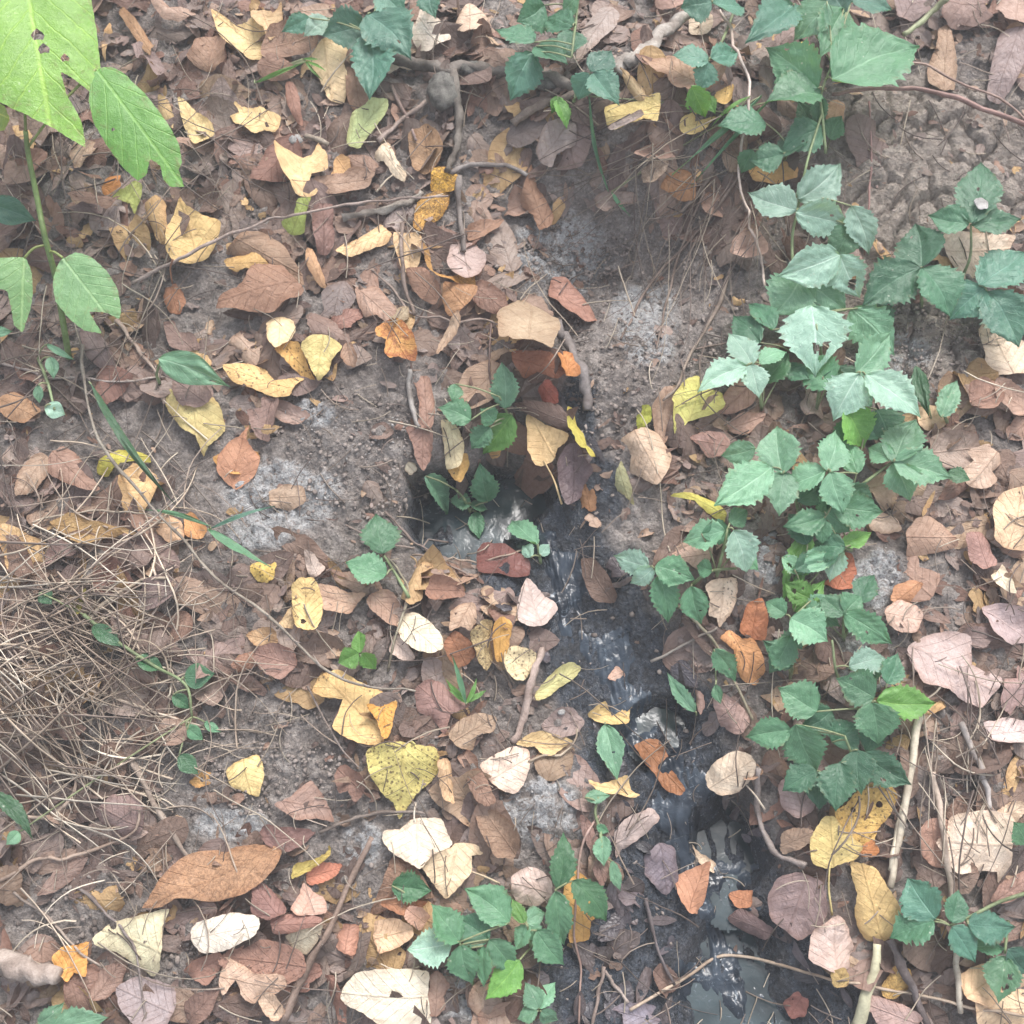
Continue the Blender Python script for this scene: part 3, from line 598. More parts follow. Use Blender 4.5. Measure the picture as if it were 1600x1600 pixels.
# ------------------------------------------------------------ the fallen leaves one can tell apart
# label ; colour as seen ; options ; outline in photo pixels (B = box x0 y0 x1 y1)
LEAVES = """
brown leaf under the edge of the notched pale yellow leaf at top left;165 125 98;;B 300 60 360 120
pinkish tan leaf leaning beside the big bright green plant at the top;180 146 126;;240 5 255 10 270 28 305 30 312 42 290 48 262 45 243 25
brown curled leaf with an ochre rim right of the big green leaves;165 130 95;c-.6;188 28 200 26 222 50 240 75 238 95 225 85 205 55
notched pale yellow leaf near the top left of the litter;228 204 148;c.2 s.1;331 23 345 28 372 45 388 42 402 33 418 45 420 60 410 100 392 100 370 82 352 72 343 60
small cream yellow leaf half hidden behind the eaten green leaf;218 190 140;;250 155 262 160 272 180 274 208 262 198 248 175
tall cream yellow leaf right of the eaten bright green leaf;220 198 142;c.3;281 163 292 165 310 183 332 200 339 222 325 232 310 240 298 228 288 200
pale yellow leaf crossed by a thin twig above the bare soil;230 203 146;c.2;360 183 368 163 380 175 398 178 410 176 425 183 441 190 438 205 430 214 415 210 400 217 382 207 368 200
small orange leaf touching a lime green leaf;205 138 75;;163 300 170 285 190 280 193 300 178 312 165 312
lime green withered leaf beside a small orange leaf;158 172 92;c.4;175 315 195 300 212 285 223 290 222 315 213 340 205 322 190 318
flat brown leaf just below the lime green withered leaf;142 108 90;;112 318 140 310 165 322 195 322 172 340 150 332 125 328
narrow tan leaf standing left of the large pale yellow leaf;208 172 122;c-.5;228 330 245 312 256 320 260 350 262 388 250 385 235 360
large pale yellow leaf above the long grey twig;225 195 132;s.3 c.15 t285,318;285 318 295 332 320 345 345 355 350 362 340 395 325 415 300 424 275 420 264 400 264 370 275 345
tan leaf at the top edge left of the bramble;198 172 132;;B 395 22 445 75
large veined brown leaf beneath the uppermost left bramble leaves;160 122 98;w1.3;410 90 425 55 450 50 495 60 500 80 480 100 450 108 415 105
brown leaf above the slender green seedling stem;158 118 96;;B 405 95 470 140
narrow upright rust brown leaf below the green seedling;166 116 96;c-.4;448 135 462 140 470 165 475 205 462 195 448 165
large arched cream leaf left of the hanging bramble leaflet;226 203 160;c-.35 s.15;470 110 478 100 505 72 540 66 545 80 540 110 545 125 538 165 515 162 505 140 495 120 480 115 470 125
brown leaf directly under the tip of the hanging bramble leaflet;166 126 100;;542 112 560 118 582 150 578 165 555 185 542 160
bright off white leaf right of the top bramble leaves;238 224 208;c-.3;640 50 650 48 658 20 670 32 690 45 700 55 705 70 690 80 670 90 655 85 645 72
cream leaf tucked under the lichened branch end;228 213 188;;607 92 640 92 658 100 640 112 625 108 606 118
pinkish cream leaf above the lichen covered branch;220 190 162;;712 38 735 20 760 30 758 45 745 62 725 62 712 50
pale green smooth leaf lying below the tip of the bramble;186 204 142;c.15 w.4 t605,165;545 235 543 225 552 190 572 175 580 165 606 163 608 178 600 195 585 215 570 232 563 243
brown leaf under the cream twisted leaf at upper middle;150 115 95;;545 250 575 248 592 262 585 280 565 282 548 268
tan leaf folded between the pale yellow leaf and the twisted one;206 166 116;c.5;522 250 535 245 548 252 550 270 562 285 555 290 540 280 524 282
glossy brown oval leaf above the long grey twig;166 131 106;c.2 g.3;492 290 515 284 560 275 588 280 577 300 550 311 520 313 500 306
pale yellow leaf with a folded over corner at upper left;226 197 146;c.3 f.3;431 245 465 252 490 253 500 240 512 260 514 285 490 285 488 300 500 312 495 318 465 315 445 290 433 268
cream twisted leaf with a thin stalk hanging down;230 211 178;c-.7 k588,300;584 245 595 232 606 225 615 240 620 255 635 275 632 288 615 280 600 258 590 255
upright spotted brown oval leaf left of the grey root;176 142 108;s.5 c.2;665 198 685 210 695 235 688 260 665 278 648 270 641 245 642 215
dark brown narrow leaf crossed by the long grey twig;142 102 92;;492 330 522 330 524 390 515 405 500 400 490 370
mid green folded scrap of leaf under the long grey twig;152 172 88;f.4 w.3;468 320 488 318 482 340 480 376 455 376 444 362 452 350 462 345
brown curled leaf sloping below the large pale yellow leaf;166 131 102;c-.5;350 400 380 370 410 368 445 390 470 430 480 455 465 450 440 430 420 415 395 410 370 405
ochre yellow leaf over the brown curled leaf;220 181 116;;352 412 375 402 400 400 420 415 415 425 385 425 370 430 357 422
tan curled leaf right of the rusty broad leaf;196 156 118;c-.7;478 388 490 395 505 430 512 455 498 450 480 420
large rusty brown leaf with a pale lower rim;164 118 90;m.2 w1.2;395 425 430 415 455 440 475 462 470 475 445 490 430 505 400 505 375 500 342 498 350 480 375 465 390 450
lower ochre leaf densely speckled with rust beside the dark root;206 158 72;m.9 c-.3;657 313 672 308 704 306 703 325 690 345 672 360 655 370 645 362 650 335
upper golden leaf densely speckled with brown beside the dark root;222 172 62;m.85 c-.3;675 272 690 268 705 268 718 285 720 300 700 306 673 305
tan curled leaf lying below the end of the long twig;226 194 146;c-.7;525 400 545 385 575 370 595 352 600 362 614 372 605 385 570 400 545 410
cream leaf under the forked twig left of the grey pink round leaf;222 193 150;c.3;617 372 648 370 660 380 658 400 655 425 640 436 630 430 618 395
brown pointed leaf right of the dark root;170 126 98;c.4;730 360 755 348 788 346 775 362 750 378 732 380
ochre crinkled leaf curling round the grey pink round leaf;200 152 80;m.5 c.3;662 400 672 410 678 440 700 452 735 440 744 450 745 465 720 460 690 455 668 430
large brown leaf below the cream leaf with the twig;162 118 92;;635 430 665 428 685 450 690 470 680 485 660 478 645 460
tan brown leaf drooping under the ochre crinkled leaf;182 138 98;m.3;695 455 720 460 745 462 740 480 715 508 700 508 692 480
grey pink almost round leaf near the dark root;182 157 152;c.15 w.5;705 395 720 390 740 390 758 405 760 420 748 435 728 443 710 435 698 418
pinkish brown crumpled leaf above the rusty orange leaf;176 138 116;w1.6;556 455 580 450 600 465 620 490 630 505 605 510 590 500 572 500 560 480
olive brown scrap beside the pinkish brown crumpled leaf;166 147 114;;B 610 485 640 510
yellow leaf with brown dots partly under the fan shaped leaf;216 172 98;s.6 c.4;433 550 450 538 470 540 478 560 485 580 493 598 475 595 455 575 440 558
fan shaped yellow green leaf above the bare slope;206 193 126;c-.25;472 545 485 532 510 530 530 540 536 550 520 570 515 590 500 602 490 590 482 570
brown curled leaf right of the fan shaped leaf;180 140 112;c.8;533 560 540 540 550 538 560 565 555 577 540 572
rounded cream leaf above the yellow dotted one;229 207 164;c-.2;418 507 440 500 458 505 463 518 455 535 432 550 420 535 417 520
rusty orange leaf with a notch and a dark red blotch;212 160 88;r.8 c.2;589 530 600 515 618 510 635 520 648 540 654 565 650 577 625 572 612 577 603 565 606 548 592 542
twisted tan leaf standing right of the rusty orange leaf;182 153 124;c-.9;705 515 718 508 722 520 710 545 695 565 685 578 688 555 698 535
grey brown leaf with a chalky edge on the bare slope;166 138 128;;415 625 445 628 475 640 487 652 465 665 445 663 425 648
brown leaf at the left rim of the bare slope;150 118 108;;B 395 620 440 690
long yellow leaf with brown dots and an orange end;228 193 130;s.6 c-.2 t350,578;350 578 380 573 415 580 430 598 477 598 465 612 455 627 425 622 395 610 365 600
olive yellow leaf hanging down the slope;206 192 128;s.35 m.1 c-.2 t320,720;262 617 270 613 280 635 297 642 320 635 335 627 345 640 355 675 345 690 330 705 320 720 310 690 290 678 270 655 260 635
dull grey brown leaf overlapping the olive yellow leaf;134 108 102;c.2;275 600 300 592 320 600 335 625 325 635 300 642 285 638 275 620
ochre leaf peeping out behind the orange brown leaf;216 163 92;;332 715 345 708 400 705 407 715 398 735 370 745 345 735
orange brown leaf on the bare slope at left;190 140 110;c-.3;390 668 388 690 397 705 405 720 395 750 370 768 355 758 340 740 341 715 355 695 375 685
crinkled acid yellow leaf crossed by a woody stem;200 195 80;w1.8;152 740 160 715 170 707 195 710 235 715 235 725 205 725 180 735 165 745
brown leaf above the dry grass near the left edge;162 122 102;;85 720 105 705 125 715 145 745 162 775 135 775 110 762 80 745
tan leaf at the left edge beneath the thorny twigs;180 142 108;;3 625 20 612 50 630 65 645 40 665 15 658 -5 640
small orange brown leaf hanging from a curved stalk;172 122 92;c-.4 k270,405;258 450 270 443 285 455 290 475 280 492 265 490 257 470
dull brown leaf near the small shrub's smooth leaf;142 112 102;;255 505 272 502 280 520 305 525 312 545 290 550 268 545
grey narrow leaf standing at top centre;166 152 147;c-.3;900 85 910 50 930 25 958 10 967 30 960 50 945 65 930 80 900 98
pinkish brown leaf at the top edge right of centre;186 146 130;;B 1020 -12 1070 28
pale tan leaf under the weathered wood's right end;202 182 156;;1075 25 1108 28 1112 45 1100 60 1078 55
brown leaf left of the yellow leaf patched with grey;160 125 100;;B 1080 105 1130 165
large tan brown leaf below the weathered wood;178 138 108;w1.2;1000 105 1030 102 1078 102 1085 130 1075 160 1055 150 1040 130 1020 125
narrow buff leaf below the tip of the weathered wood;202 177 136;c-.8;966 108 985 120 1005 140 1010 158 995 160 980 140
yellow leaf patched with grey at upper centre;224 204 132;s.5 c-.2;945 175 975 168 1010 158 1030 155 1030 180 1025 197 1005 192 990 200 950 208
greyish scrap lying on the yellow leaf at upper centre;170 154 150;;950 202 975 185 1000 175 1005 182 985 195 955 209
yellow leaf with upturned edge right of the grey patched one;226 206 138;c.5;1062 182 1085 172 1088 185 1120 178 1100 200 1078 209 1064 203
spotted ochre leaf behind the light green seedling;206 172 102;s.5;B 1115 145 1145 175
brown curled leaf under the yellow leaf patched with grey;182 142 122;c.6;990 240 1010 228 1038 225 1055 247 1035 250 1010 248
large grey torn leaf hanging in the hollow at top centre;158 143 138;w1.2 c-.3;835 240 850 205 880 195 900 205 897 235 870 250 862 270 845 265
brown ribbed leaf at the brink of the earth step;172 127 88;c-.4;1030 300 1045 275 1075 272 1085 290 1084 320 1065 322 1045 310
lacy tan leaf beside the brown ribbed leaf;192 167 142;m.5;1000 290 1020 280 1040 278 1035 295 1020 312 1000 312
brown leaf hanging over the pale crumbling soil;166 120 90;c-.5 w1.4;815 310 830 265 840 300 850 315 865 345 855 365 840 370 832 345 815 325
shrivelled grey brown leaf in the shade of the earth step;152 132 122;w2;928 320 945 308 990 315 992 328 960 335 945 345 930 335
pinkish tan leaf below the long pale stalk on the right;202 162 142;w1.3;1140 395 1165 375 1180 378 1192 395 1190 418 1160 422 1138 412
orange leaf showing behind the pale bramble leaves;212 168 108;;1168 268 1200 262 1245 265 1242 285 1210 290 1180 288
tall mottled buff leaf at top right;186 152 122;m.35 c-.4;1465 50 1480 45 1485 60 1495 90 1497 110 1490 145 1470 150 1450 135 1450 110 1460 80
dusky mauve leaf at the right edge of the crumbly soil;162 142 142;c-.3;1560 55 1605 50 1605 90 1580 140 1560 165 1538 160 1543 115
rounded pinkish tan leaf in the top right corner;184 148 132;c-.4;B 1555 5 1605 55
dull brown leaf at the top edge near the right corner;152 122 112;w1.4;B 1445 -10 1550 55
buff leaf beneath the large serrated bramble leaf;182 147 112;;1290 165 1305 155 1320 165 1318 190 1305 212 1290 208
lemon yellow scrap showing through the top right bramble;218 204 112;;B 1238 75 1270 118
broad beige leaf under the five part bramble on the right;228 204 182;w.6;1470 372 1490 365 1560 372 1582 378 1570 400 1530 440 1500 440 1475 410 1467 385
pinkish brown leaf wedged behind the veined tan leaf;166 136 118;;B 815 462 865 512
broad rust leaf hanging over the dark hollow;152 98 72;c-.4 g.2;800 560 860 560 885 590 870 603 840 592 820 603 800 578
orange leaf tip poking from the leaf dam;198 132 76;;870 565 885 560 905 598 890 600 872 590
dark red wet leaf in the hollow above the pool;138 68 52;g.6;840 625 855 610 870 630 872 648 845 645
wet brown leaf floating at the head of the pool;112 87 76;g.8;800 645 830 640 870 645 890 668 892 688 865 680 822 660
large veined tan brown leaf on top of the leaf dam;178 152 120;w1.3 c-.3;780 500 800 488 840 490 865 510 875 530 865 555 860 568 830 558 800 552 782 525
red brown oval leaf lying below the pale crumbling soil;178 122 102;c.3 t937,505;856 465 862 443 880 445 905 465 925 490 937 505 920 510 895 502 870 480
ochre green leaf behind the purplish wet leaf;150 110 75;;B 905 755 932 800
purplish wet leaf draped beside the pool;108 88 94;g.7 w1.5;870 725 885 700 905 700 915 720 925 740 910 765 908 785 890 797 880 775 872 750
yellow green narrow leaf beside the pale yellow leaf at the pool;188 182 78;c-.6;882 647 895 650 905 670 918 700 929 722 920 722 905 697 893 677
pale yellow leaf with a long stalk at the edge of the pool;226 196 142;c.2 s.2 k878,788 t828,658;821 660 830 658 850 672 890 688 885 700 870 710 862 728 850 738 838 735 826 705
rusty tan leaf standing behind the tan cupped leaf;186 151 126;c.6;1015 640 1035 610 1050 608 1055 640 1050 665 1035 700 1022 680
small yellow green sprout tip above the tan cupped leaf;176 186 72;c-.6;B 992 638 1016 682
pale olive leaf under the tan cupped leaf;154 158 118;c-.4;962 740 970 720 980 740 988 770 990 790 975 775 960 765
tan cupped leaf with pale stripes right of the stream head;208 178 148;c-.45 f-.3;968 695 985 685 1005 677 1025 685 1035 700 1048 720 1042 745 1025 767 1000 755 982 745 985 720 978 705
rose brown leaf right of the yellow green leaf;186 138 122;c.3;1118 650 1130 620 1160 590 1180 620 1170 640 1140 652
dusty pink leaf below the yellow green leaf;172 128 116;w1.3;1077 688 1100 678 1130 680 1140 695 1130 715 1105 720 1090 700
pale rose leaf between bramble stems in the middle right;190 146 126;;1135 665 1160 648 1195 650 1185 670 1160 685 1140 680
yellow green leaf on the bank right of the bare slope;208 207 118;s.4 c.15 t1095,594;1050 625 1070 600 1090 594 1100 612 1128 620 1125 645 1110 655 1075 665 1057 682 1048 650
yellow green curled strip at the bramble's foot;192 190 88;c-.7;1047 775 1075 773 1095 779 1120 785 1135 805 1130 818 1110 806 1085 787
rosy cream leaf near the red leaf under the bramble;214 176 156;;1048 870 1080 855 1115 850 1110 875 1095 900 1075 885
large cream leaf at the right edge of the photo, upper middle;234 208 178;c-.2;1525 520 1540 505 1570 525 1605 540 1605 590 1560 592 1537 597 1535 560
red brown curled leaf below the large cream leaf at right;178 133 113;c.7;1505 610 1530 598 1558 605 1562 630 1545 648 1515 642
brown leaf at the right edge beneath the large cream leaf;192 153 132;w1.4;B 1556 595 1606 655
cream leaf peeping out by the small upright green sprig;222 193 158;;1430 642 1455 635 1480 645 1475 668 1450 675 1432 665
grey brown leaf right of the lowest pale bramble;168 144 130;;1450 690 1480 678 1520 685 1530 710 1510 735 1470 738 1452 720
tan leaf at the right edge below the grey brown one;204 172 148;w1.4;B 1500 700 1570 770
tan leaf at right below the bramble's end;204 174 148;c-.5;1352 808 1380 798 1400 812 1407 832 1385 834 1360 827
large domed brown leaf at the right;188 149 124;c-.35 w.5;1410 838 1430 815 1455 811 1475 830 1492 850 1490 860 1450 872 1418 874
orange cream leaf at the right edge beside the domed leaf;232 202 166;c-.3;1548 805 1560 780 1605 770 1605 865 1565 868 1543 850
mauve pink leaf below the orange cream leaf;178 130 120;c-.4;1503 842 1530 840 1545 865 1552 890 1530 897 1512 880
small ivory leaf near the right edge;226 217 188;c.3;1548 905 1565 885 1580 905 1588 930 1560 916
orange brown small leaf in the middle of the right litter;192 140 102;c-.5;1390 940 1400 915 1425 908 1440 915 1425 940 1415 948
rust red curled leaf under the pale drooping nettle;192 116 86;c-.5;1315 865 1330 870 1338 900 1335 920 1305 925 1283 912 1300 905 1312 895
pinkish tan leaf beside the flat lilac leaf;206 170 152;w1.3;1380 955 1400 940 1425 945 1440 965 1430 990 1400 988 1385 975
lilac leaf at the right edge above the straw bundle;188 164 168;w1.2;1537 950 1560 945 1595 960 1605 1005 1570 1010 1545 990
dusky pink leaf right of the pale straw;176 142 140;w1.4;B 1560 1040 1606 1120
large flat lilac leaf above the straw bundle;194 170 168;c.1 w1;1420 1010 1450 995 1480 990 1510 1000 1517 1040 1560 1060 1563 1070 1530 1110 1500 1095 1480 1080 1440 1070 1420 1040
pale lilac leaf right of the straw bundle;204 184 184;w1;1530 1135 1570 1125 1600 1135 1597 1165 1560 1167 1540 1155
ochre and brown leaf at the upper edge of the dry grass;172 142 92;m.3;75 815 110 805 150 820 205 830 170 845 140 862 115 850 90 830
rosy curled leaf caught in the dry grass;196 162 156;c.8;B 68 850 118 886
orange leaf at the right of the dry grass beside a green blade;216 160 104;c.4;288 805 300 800 325 830 315 842 290 842
tan leaf partly under dry grass left of the orange leaf;204 168 134;;245 830 262 812 285 815 290 845 265 852
small gold leaf with brown dots pierced by a green blade;218 188 98;s.8;392 890 398 882 415 878 432 880 430 905 415 913 398 908
dull brown leaf among grass stems left of the dark green round leaves;150 120 104;;B 195 1025 250 1075
brown leaf in the lower dry grass;140 110 98;;B 80 1105 140 1160
grey brown leaf touching the rightmost dark green round leaf;164 138 124;;298 1075 320 1067 345 1070 350 1090 335 1105 310 1095
rusty crinkled leaf between the dry grass and the bare mud;158 112 88;w1.5;B 362 1018 412 1052
buff leaf scrap left of the cream upright leaf;192 158 118;s.3;B 385 982 435 1018
reddish brown veined leaf above the folded yellow leaf;168 126 112;w1.4;400 1015 430 1008 460 1020 465 1042 440 1064 412 1052 398 1035
chartreuse cupped leaf in the dry grass;156 154 72;c.5;100 945 125 945 142 925 132 965 115 967
rosy grey crumpled leaf left of the speckled nettle leaf;202 182 170;w1.6;478 862 490 865 500 880 508 890 500 903 485 905 476 880
pale flap of leaf left of the upright yellow leaf;222 193 148;;437 982 448 960 462 948 465 985
pinkish tan leaf behind the upright yellow leaf;198 158 130;c.2;497 915 520 917 545 928 572 930 560 945 548 960 525 960 505 958
upright yellow leaf with one brown patch near its foot;230 203 136;c-.35 s.15 h476,977,4;470 910 490 908 500 920 507 945 505 970 495 990 480 992 465 985 460 965 458 940 458 922
fluted brown leaf leaning over the cream egg shaped leaf;178 140 118;w1.6 c.6;B 575 925 640 985
tan curled leaf with a hooked stalk below the pool;188 158 114;c-.8 s.5 k642,870;650 888 665 885 680 882 660 902 655 930 640 948 625 935 635 912
folded chestnut leaf below the pool;164 114 90;c.5;665 935 675 910 700 910 725 925 727 940 700 945 675 947
pinkish scrap under the cream egg shaped leaf;216 191 177;;612 1000 630 998 645 1020 647 1035 630 1038 612 1025
cream egg shaped leaf in the centre left litter;234 224 193;c-.2 w.4 s.1;622 975 632 962 650 962 672 975 690 995 692 1015 675 1025 650 1020 630 1005 622 990
tan leaf right of the cream egg shaped leaf;188 153 124;c-.4;705 960 722 948 742 950 745 975 735 990 720 985 703 992
chestnut leaf between the egg shaped and the mottled leaf;158 108 78;m.2;692 1010 712 988 735 1005 742 1025 730 1042 712 1045 700 1030
mottled cream leaf with many brown specks;206 186 136;m.55 s.8;738 990 755 972 770 975 768 1000 773 1030 760 1052 748 1035 740 1010
golden folded leaf beside the speckled cream leaf;217 168 88;c.5;770 980 785 970 797 978 796 1005 790 1040 775 1040 768 1010
frayed pale leaf dotted with brown left of the stream;226 212 170;s.9;787 1020 805 1012 825 1018 835 1025 832 1050 820 1065 800 1065 787 1045
deep red wet leaf sunk in mud below the pool;128 72 66;g.7 c.1;745 865 755 855 790 860 828 885 825 905 790 910 748 905
rose grey pointed leaf at the stream's left bank;206 186 181;c-.2 t822,906;822 908 840 925 852 935 868 945 872 955 865 965 850 980 825 985 810 975 807 955 812 930
half sunken brown leaf in the middle of the stream;118 92 78;g.7 c.1;905 880 930 880 950 905 962 935 955 950 930 945 912 915
small pinkish triangle of leaf in the stream;212 167 144;;948 1060 963 1040 978 1055 968 1066
yellow green leaf with pale edge above the stream's elbow;194 194 134;c.3 t907,1045;838 1085 850 1065 870 1045 890 1037 907 1045 898 1060 875 1075 855 1090 838 1096
grey brown crumpled leaf left of the curled yellow one;154 134 130;w1.5;845 1135 870 1110 895 1108 912 1130 900 1150 870 1155
curled yellow leaf with two raised points at the stream;222 194 130;c.5 z4;918 1115 935 1100 945 1096 957 1118 970 1110 982 1100 998 1092 985 1107 980 1130 960 1132 935 1128
yellow wavy leaf below the crumpled grey brown leaf;224 198 144;c.4 w1.5;805 1165 825 1150 850 1145 895 1160 880 1170 860 1184 845 1180 835 1168 820 1170
brown leaf right of the folded yellow leaf;166 122 113;w1.4;650 1080 670 1065 690 1070 705 1085 715 1095 735 1105 705 1120 695 1150 675 1125 652 1115
veined buff brown leaf above the speckled pink leaf;178 148 118;w1.3 m.2;700 1150 720 1125 750 1115 775 1122 770 1145 745 1150 740 1175 715 1170
tan leaf curled on edge right of the speckled heart leaf;212 178 138;c-.8;685 1195 695 1190 708 1200 712 1230 708 1260 695 1255 690 1225
large folded yellow leaf crossed by a thorny stem;230 197 132;s.5 f.15 c.1;490 1085 505 1060 530 1050 560 1068 600 1085 622 1100 612 1150 603 1160 600 1172 570 1168 540 1155 521 1140 537 1097 510 1095
orange turned over flap on the large folded yellow leaf;217 162 76;s.6 c.3;572 1108 595 1103 621 1100 615 1130 607 1155 598 1158 590 1130
large heart shaped yellow leaf densely speckled brown;217 208 124;s.95 m.15 c-.15 t625,1283 k640,1160;573 1180 590 1168 620 1162 650 1165 680 1172 687 1190 685 1212 670 1230 650 1245 640 1262 625 1283 615 1258 600 1245 585 1225 575 1200
rounded lemon yellow leaf on the dark mud at left;230 208 142;c-.15 t395,1248;353 1205 370 1190 400 1180 412 1195 413 1215 405 1245 385 1240 362 1230
small orange leaf left of the rounded lemon leaf;208 162 98;c.5;B 295 1202 335 1230
dark chestnut leaf on the dark mud;144 104 88;;B 525 1198 575 1256
pinkish brown three cornered leaf on the dark mud;170 134 119;c-.15;432 1258 455 1245 485 1220 500 1235 515 1260 525 1287 495 1280 465 1283 445 1270
blush cream leaf dotted brown left of the white cracked mud;228 203 184;s.4 c-.15;750 1200 770 1185 800 1170 825 1175 828 1200 820 1225 805 1245 785 1240 765 1225
tan brown leaf right of the two cream leaves;168 132 104;m.3 w1.3;B 745 1270 812 1345
brown leaf by the white cracked mud;150 112 90;w1.3;B 725 1205 775 1265
yellow crescent leaf below the mottled green leaf;230 202 146;c.4;918 1222 940 1225 960 1222 975 1218 987 1235 1000 1243 990 1249 960 1245 935 1240
rust orange leaf lying in the stream;166 110 68;g.4 m.3 t1068,1240;990 1168 1010 1155 1028 1158 1040 1175 1050 1205 1070 1235 1062 1245 1040 1235 1022 1210 1005 1190
small tan leaf joined to the round cream leaf;194 150 118;;1160 1200 1180 1195 1192 1208 1178 1222 1162 1222
round cream leaf with scalloped rim right of the stream;234 213 184;c-.2 k1195,1265;1097 1220 1110 1200 1140 1180 1165 1185 1178 1200 1172 1220 1160 1235 1145 1247 1120 1248 1102 1238
mauve leaf in the mud right of the round cream leaf;176 148 146;w1.4;1215 1225 1240 1210 1275 1230 1272 1265 1245 1280 1220 1262
dark red brown long leaf under the green creeper;154 117 107;c-.3;905 1275 920 1285 930 1305 945 1330 950 1365 940 1390 928 1365 920 1330 908 1300
pale lilac leaf with a brown tip beside the stream;194 174 170;c-.25 t1025,1270;960 1310 970 1290 995 1272 1020 1267 1028 1280 1010 1305 985 1318 965 1347
dark violet wet leaf in the muddy channel;124 112 126;g.7 w1.3;1010 1340 1030 1318 1055 1325 1060 1350 1060 1380 1040 1400 1022 1385 1008 1365
cream scrap sticking up at the lower pool;232 207 174;c.5;1080 1320 1095 1335 1118 1350 1115 1365 1100 1360 1090 1345
orange brown ribbed leaf in the muddy channel;194 142 112;c-.35 w1.3;1062 1375 1080 1360 1105 1348 1105 1375 1103 1410 1090 1430 1070 1428 1062 1405
small orange leaf at the right shore of the lower pool;192 132 97;;1138 1400 1160 1390 1177 1392 1172 1418 1150 1420
dark maroon leaf at the right shore of the lower pool;120 94 94;g.5 c-.3;1130 1440 1150 1425 1180 1440 1203 1455 1190 1472 1155 1460
slate violet leaf at the bottom edge in the mud;138 132 152;g.5;B 955 1565 1032 1612
brown leaf standing in the lower left mud of the channel;130 100 88;g.4;B 1020 1505 1060 1560
long golden leaf behind the lowest nettle;218 168 92;c-.2;890 1355 905 1365 930 1385 948 1412 940 1425 922 1440 920 1470 890 1474 885 1440 880 1400
pink cream rounded leaf left of the lowest nettle;219 193 184;c-.15;797 1370 820 1358 845 1362 862 1380 860 1400 835 1420 810 1415 798 1395
brown netted leaf under the two overlapping cream leaves;158 118 92;m.5;575 1435 600 1380 612 1340 650 1360 680 1405 640 1410 600 1425
lower of the two overlapping cream leaves;232 211 176;c-.1 s.15 k780,1380 t697,1407;658 1355 675 1338 705 1325 715 1320 755 1322 755 1338 738 1340 738 1365 715 1390 697 1407 685 1395 672 1375
upper of the two overlapping cream leaves;240 225 200;c-.15 k650,1255 t655,1360;597 1315 600 1300 625 1298 650 1282 690 1282 700 1305 708 1320 700 1328 675 1338 657 1360 640 1350 615 1335
orange brown leaf rolled above the blush yellow leaf;188 133 98;c.5;595 1415 605 1400 640 1405 668 1410 645 1432 615 1425
blush yellow leaf left of the whitish nettle leaf;226 194 160;c.3;590 1440 620 1435 645 1450 648 1465 620 1485 595 1492 585 1470
pink three cornered scrap touching the whitish nettle leaf;204 154 130;;B 632 1418 674 1456
rolled orange brown leaf with a dark hole;208 153 130;c-.9;520 1478 535 1455 540 1443 562 1448 560 1480 555 1496 535 1488
red brown folded leaf below the rose leaf;172 118 103;;425 1440 455 1430 505 1435 500 1455 465 1460 430 1462
rose ribbed leaf in the lower left centre;208 163 144;c-.3;455 1420 470 1395 475 1380 490 1392 510 1408 510 1425 480 1432 460 1432
brick red narrow leaf beside the mustard curl;202 133 108;c.4;B 478 1348 535 1385
mustard curled sliver with an upturned tip;187 172 92;c.7;458 1375 463 1355 490 1345 508 1335 517 1323 515 1342 490 1358 470 1372
dark maroon brown leaf right of the long mottled leaf;134 94 88;c.3;405 1305 415 1290 440 1295 495 1300 475 1320 450 1335 420 1325
sage grey leaf above the big pinkish brown leaf;162 152 128;;447 1460 480 1450 505 1445 500 1465 480 1490 455 1480
maroon brown leaf hanging left of the sage grey leaf;150 104 96;;B 395 1375 450 1440
very large long brown leaf netted with ochre;178 138 104;m.6 c-.15 t228,1422;227 1422 250 1395 290 1350 330 1330 390 1320 430 1325 446 1338 440 1355 410 1385 380 1402 330 1408 280 1410 250 1420
terracotta leaf left of the peach notched leaf;198 143 122;c.4;287 1515 310 1492 345 1488 350 1505 340 1520 325 1535 300 1530
big pinkish brown leaf freckled dark at lower left;178 128 108;s.7 m.25 c-.2;345 1500 370 1478 410 1470 445 1475 475 1490 482 1515 470 1530 445 1540 400 1530 365 1525
peach notched leaf lying on the big freckled leaf;226 187 157;c-.2;350 1500 375 1510 400 1522 445 1525 450 1545 430 1555 400 1570 385 1558 370 1535 355 1553 345 1535
peach ragged scrap below the peach notched leaf;217 182 150;;B 408 1552 450 1594
white oval leaf veined faintly at lower left;234 229 214;c-.25 w.6;300 1455 315 1443 345 1435 370 1428 405 1435 408 1450 400 1465 370 1482 345 1490 320 1492 303 1475
pale green cream leaf with a round hole and a twig across;216 212 178;s.3 c-.15 h181,1448,6;153 1465 175 1445 210 1435 265 1423 258 1450 260 1490 258 1515 240 1528 220 1515 185 1490 160 1478
brown leaf below the orange crumpled leaf;150 115 100;;B 138 1506 200 1566
lavender brown rounded leaf at the bottom left;158 143 148;c.1;185 1545 215 1528 240 1530 275 1545 278 1575 260 1605 215 1605 190 1575
orange crumpled leaf at the end of the grey log;227 168 88;w2 c.5;85 1500 105 1480 125 1478 143 1475 140 1500 138 1530 120 1520 110 1538 95 1520
brown leaf above the bottom left green leaf;148 112 98;;B 290 1545 345 1606
reddish brown leaf left of the huge white leaf;168 116 98;c-.6;B 508 1522 545 1606
tan brown leaf right of the huge white leaf;166 130 112;;B 665 1515 702 1590
huge white cream leaf at the bottom edge;240 230 204;c-.12 w.5;535 1565 540 1545 560 1522 600 1515 650 1518 672 1525 670 1560 675 1605 600 1605 570 1585 545 1575
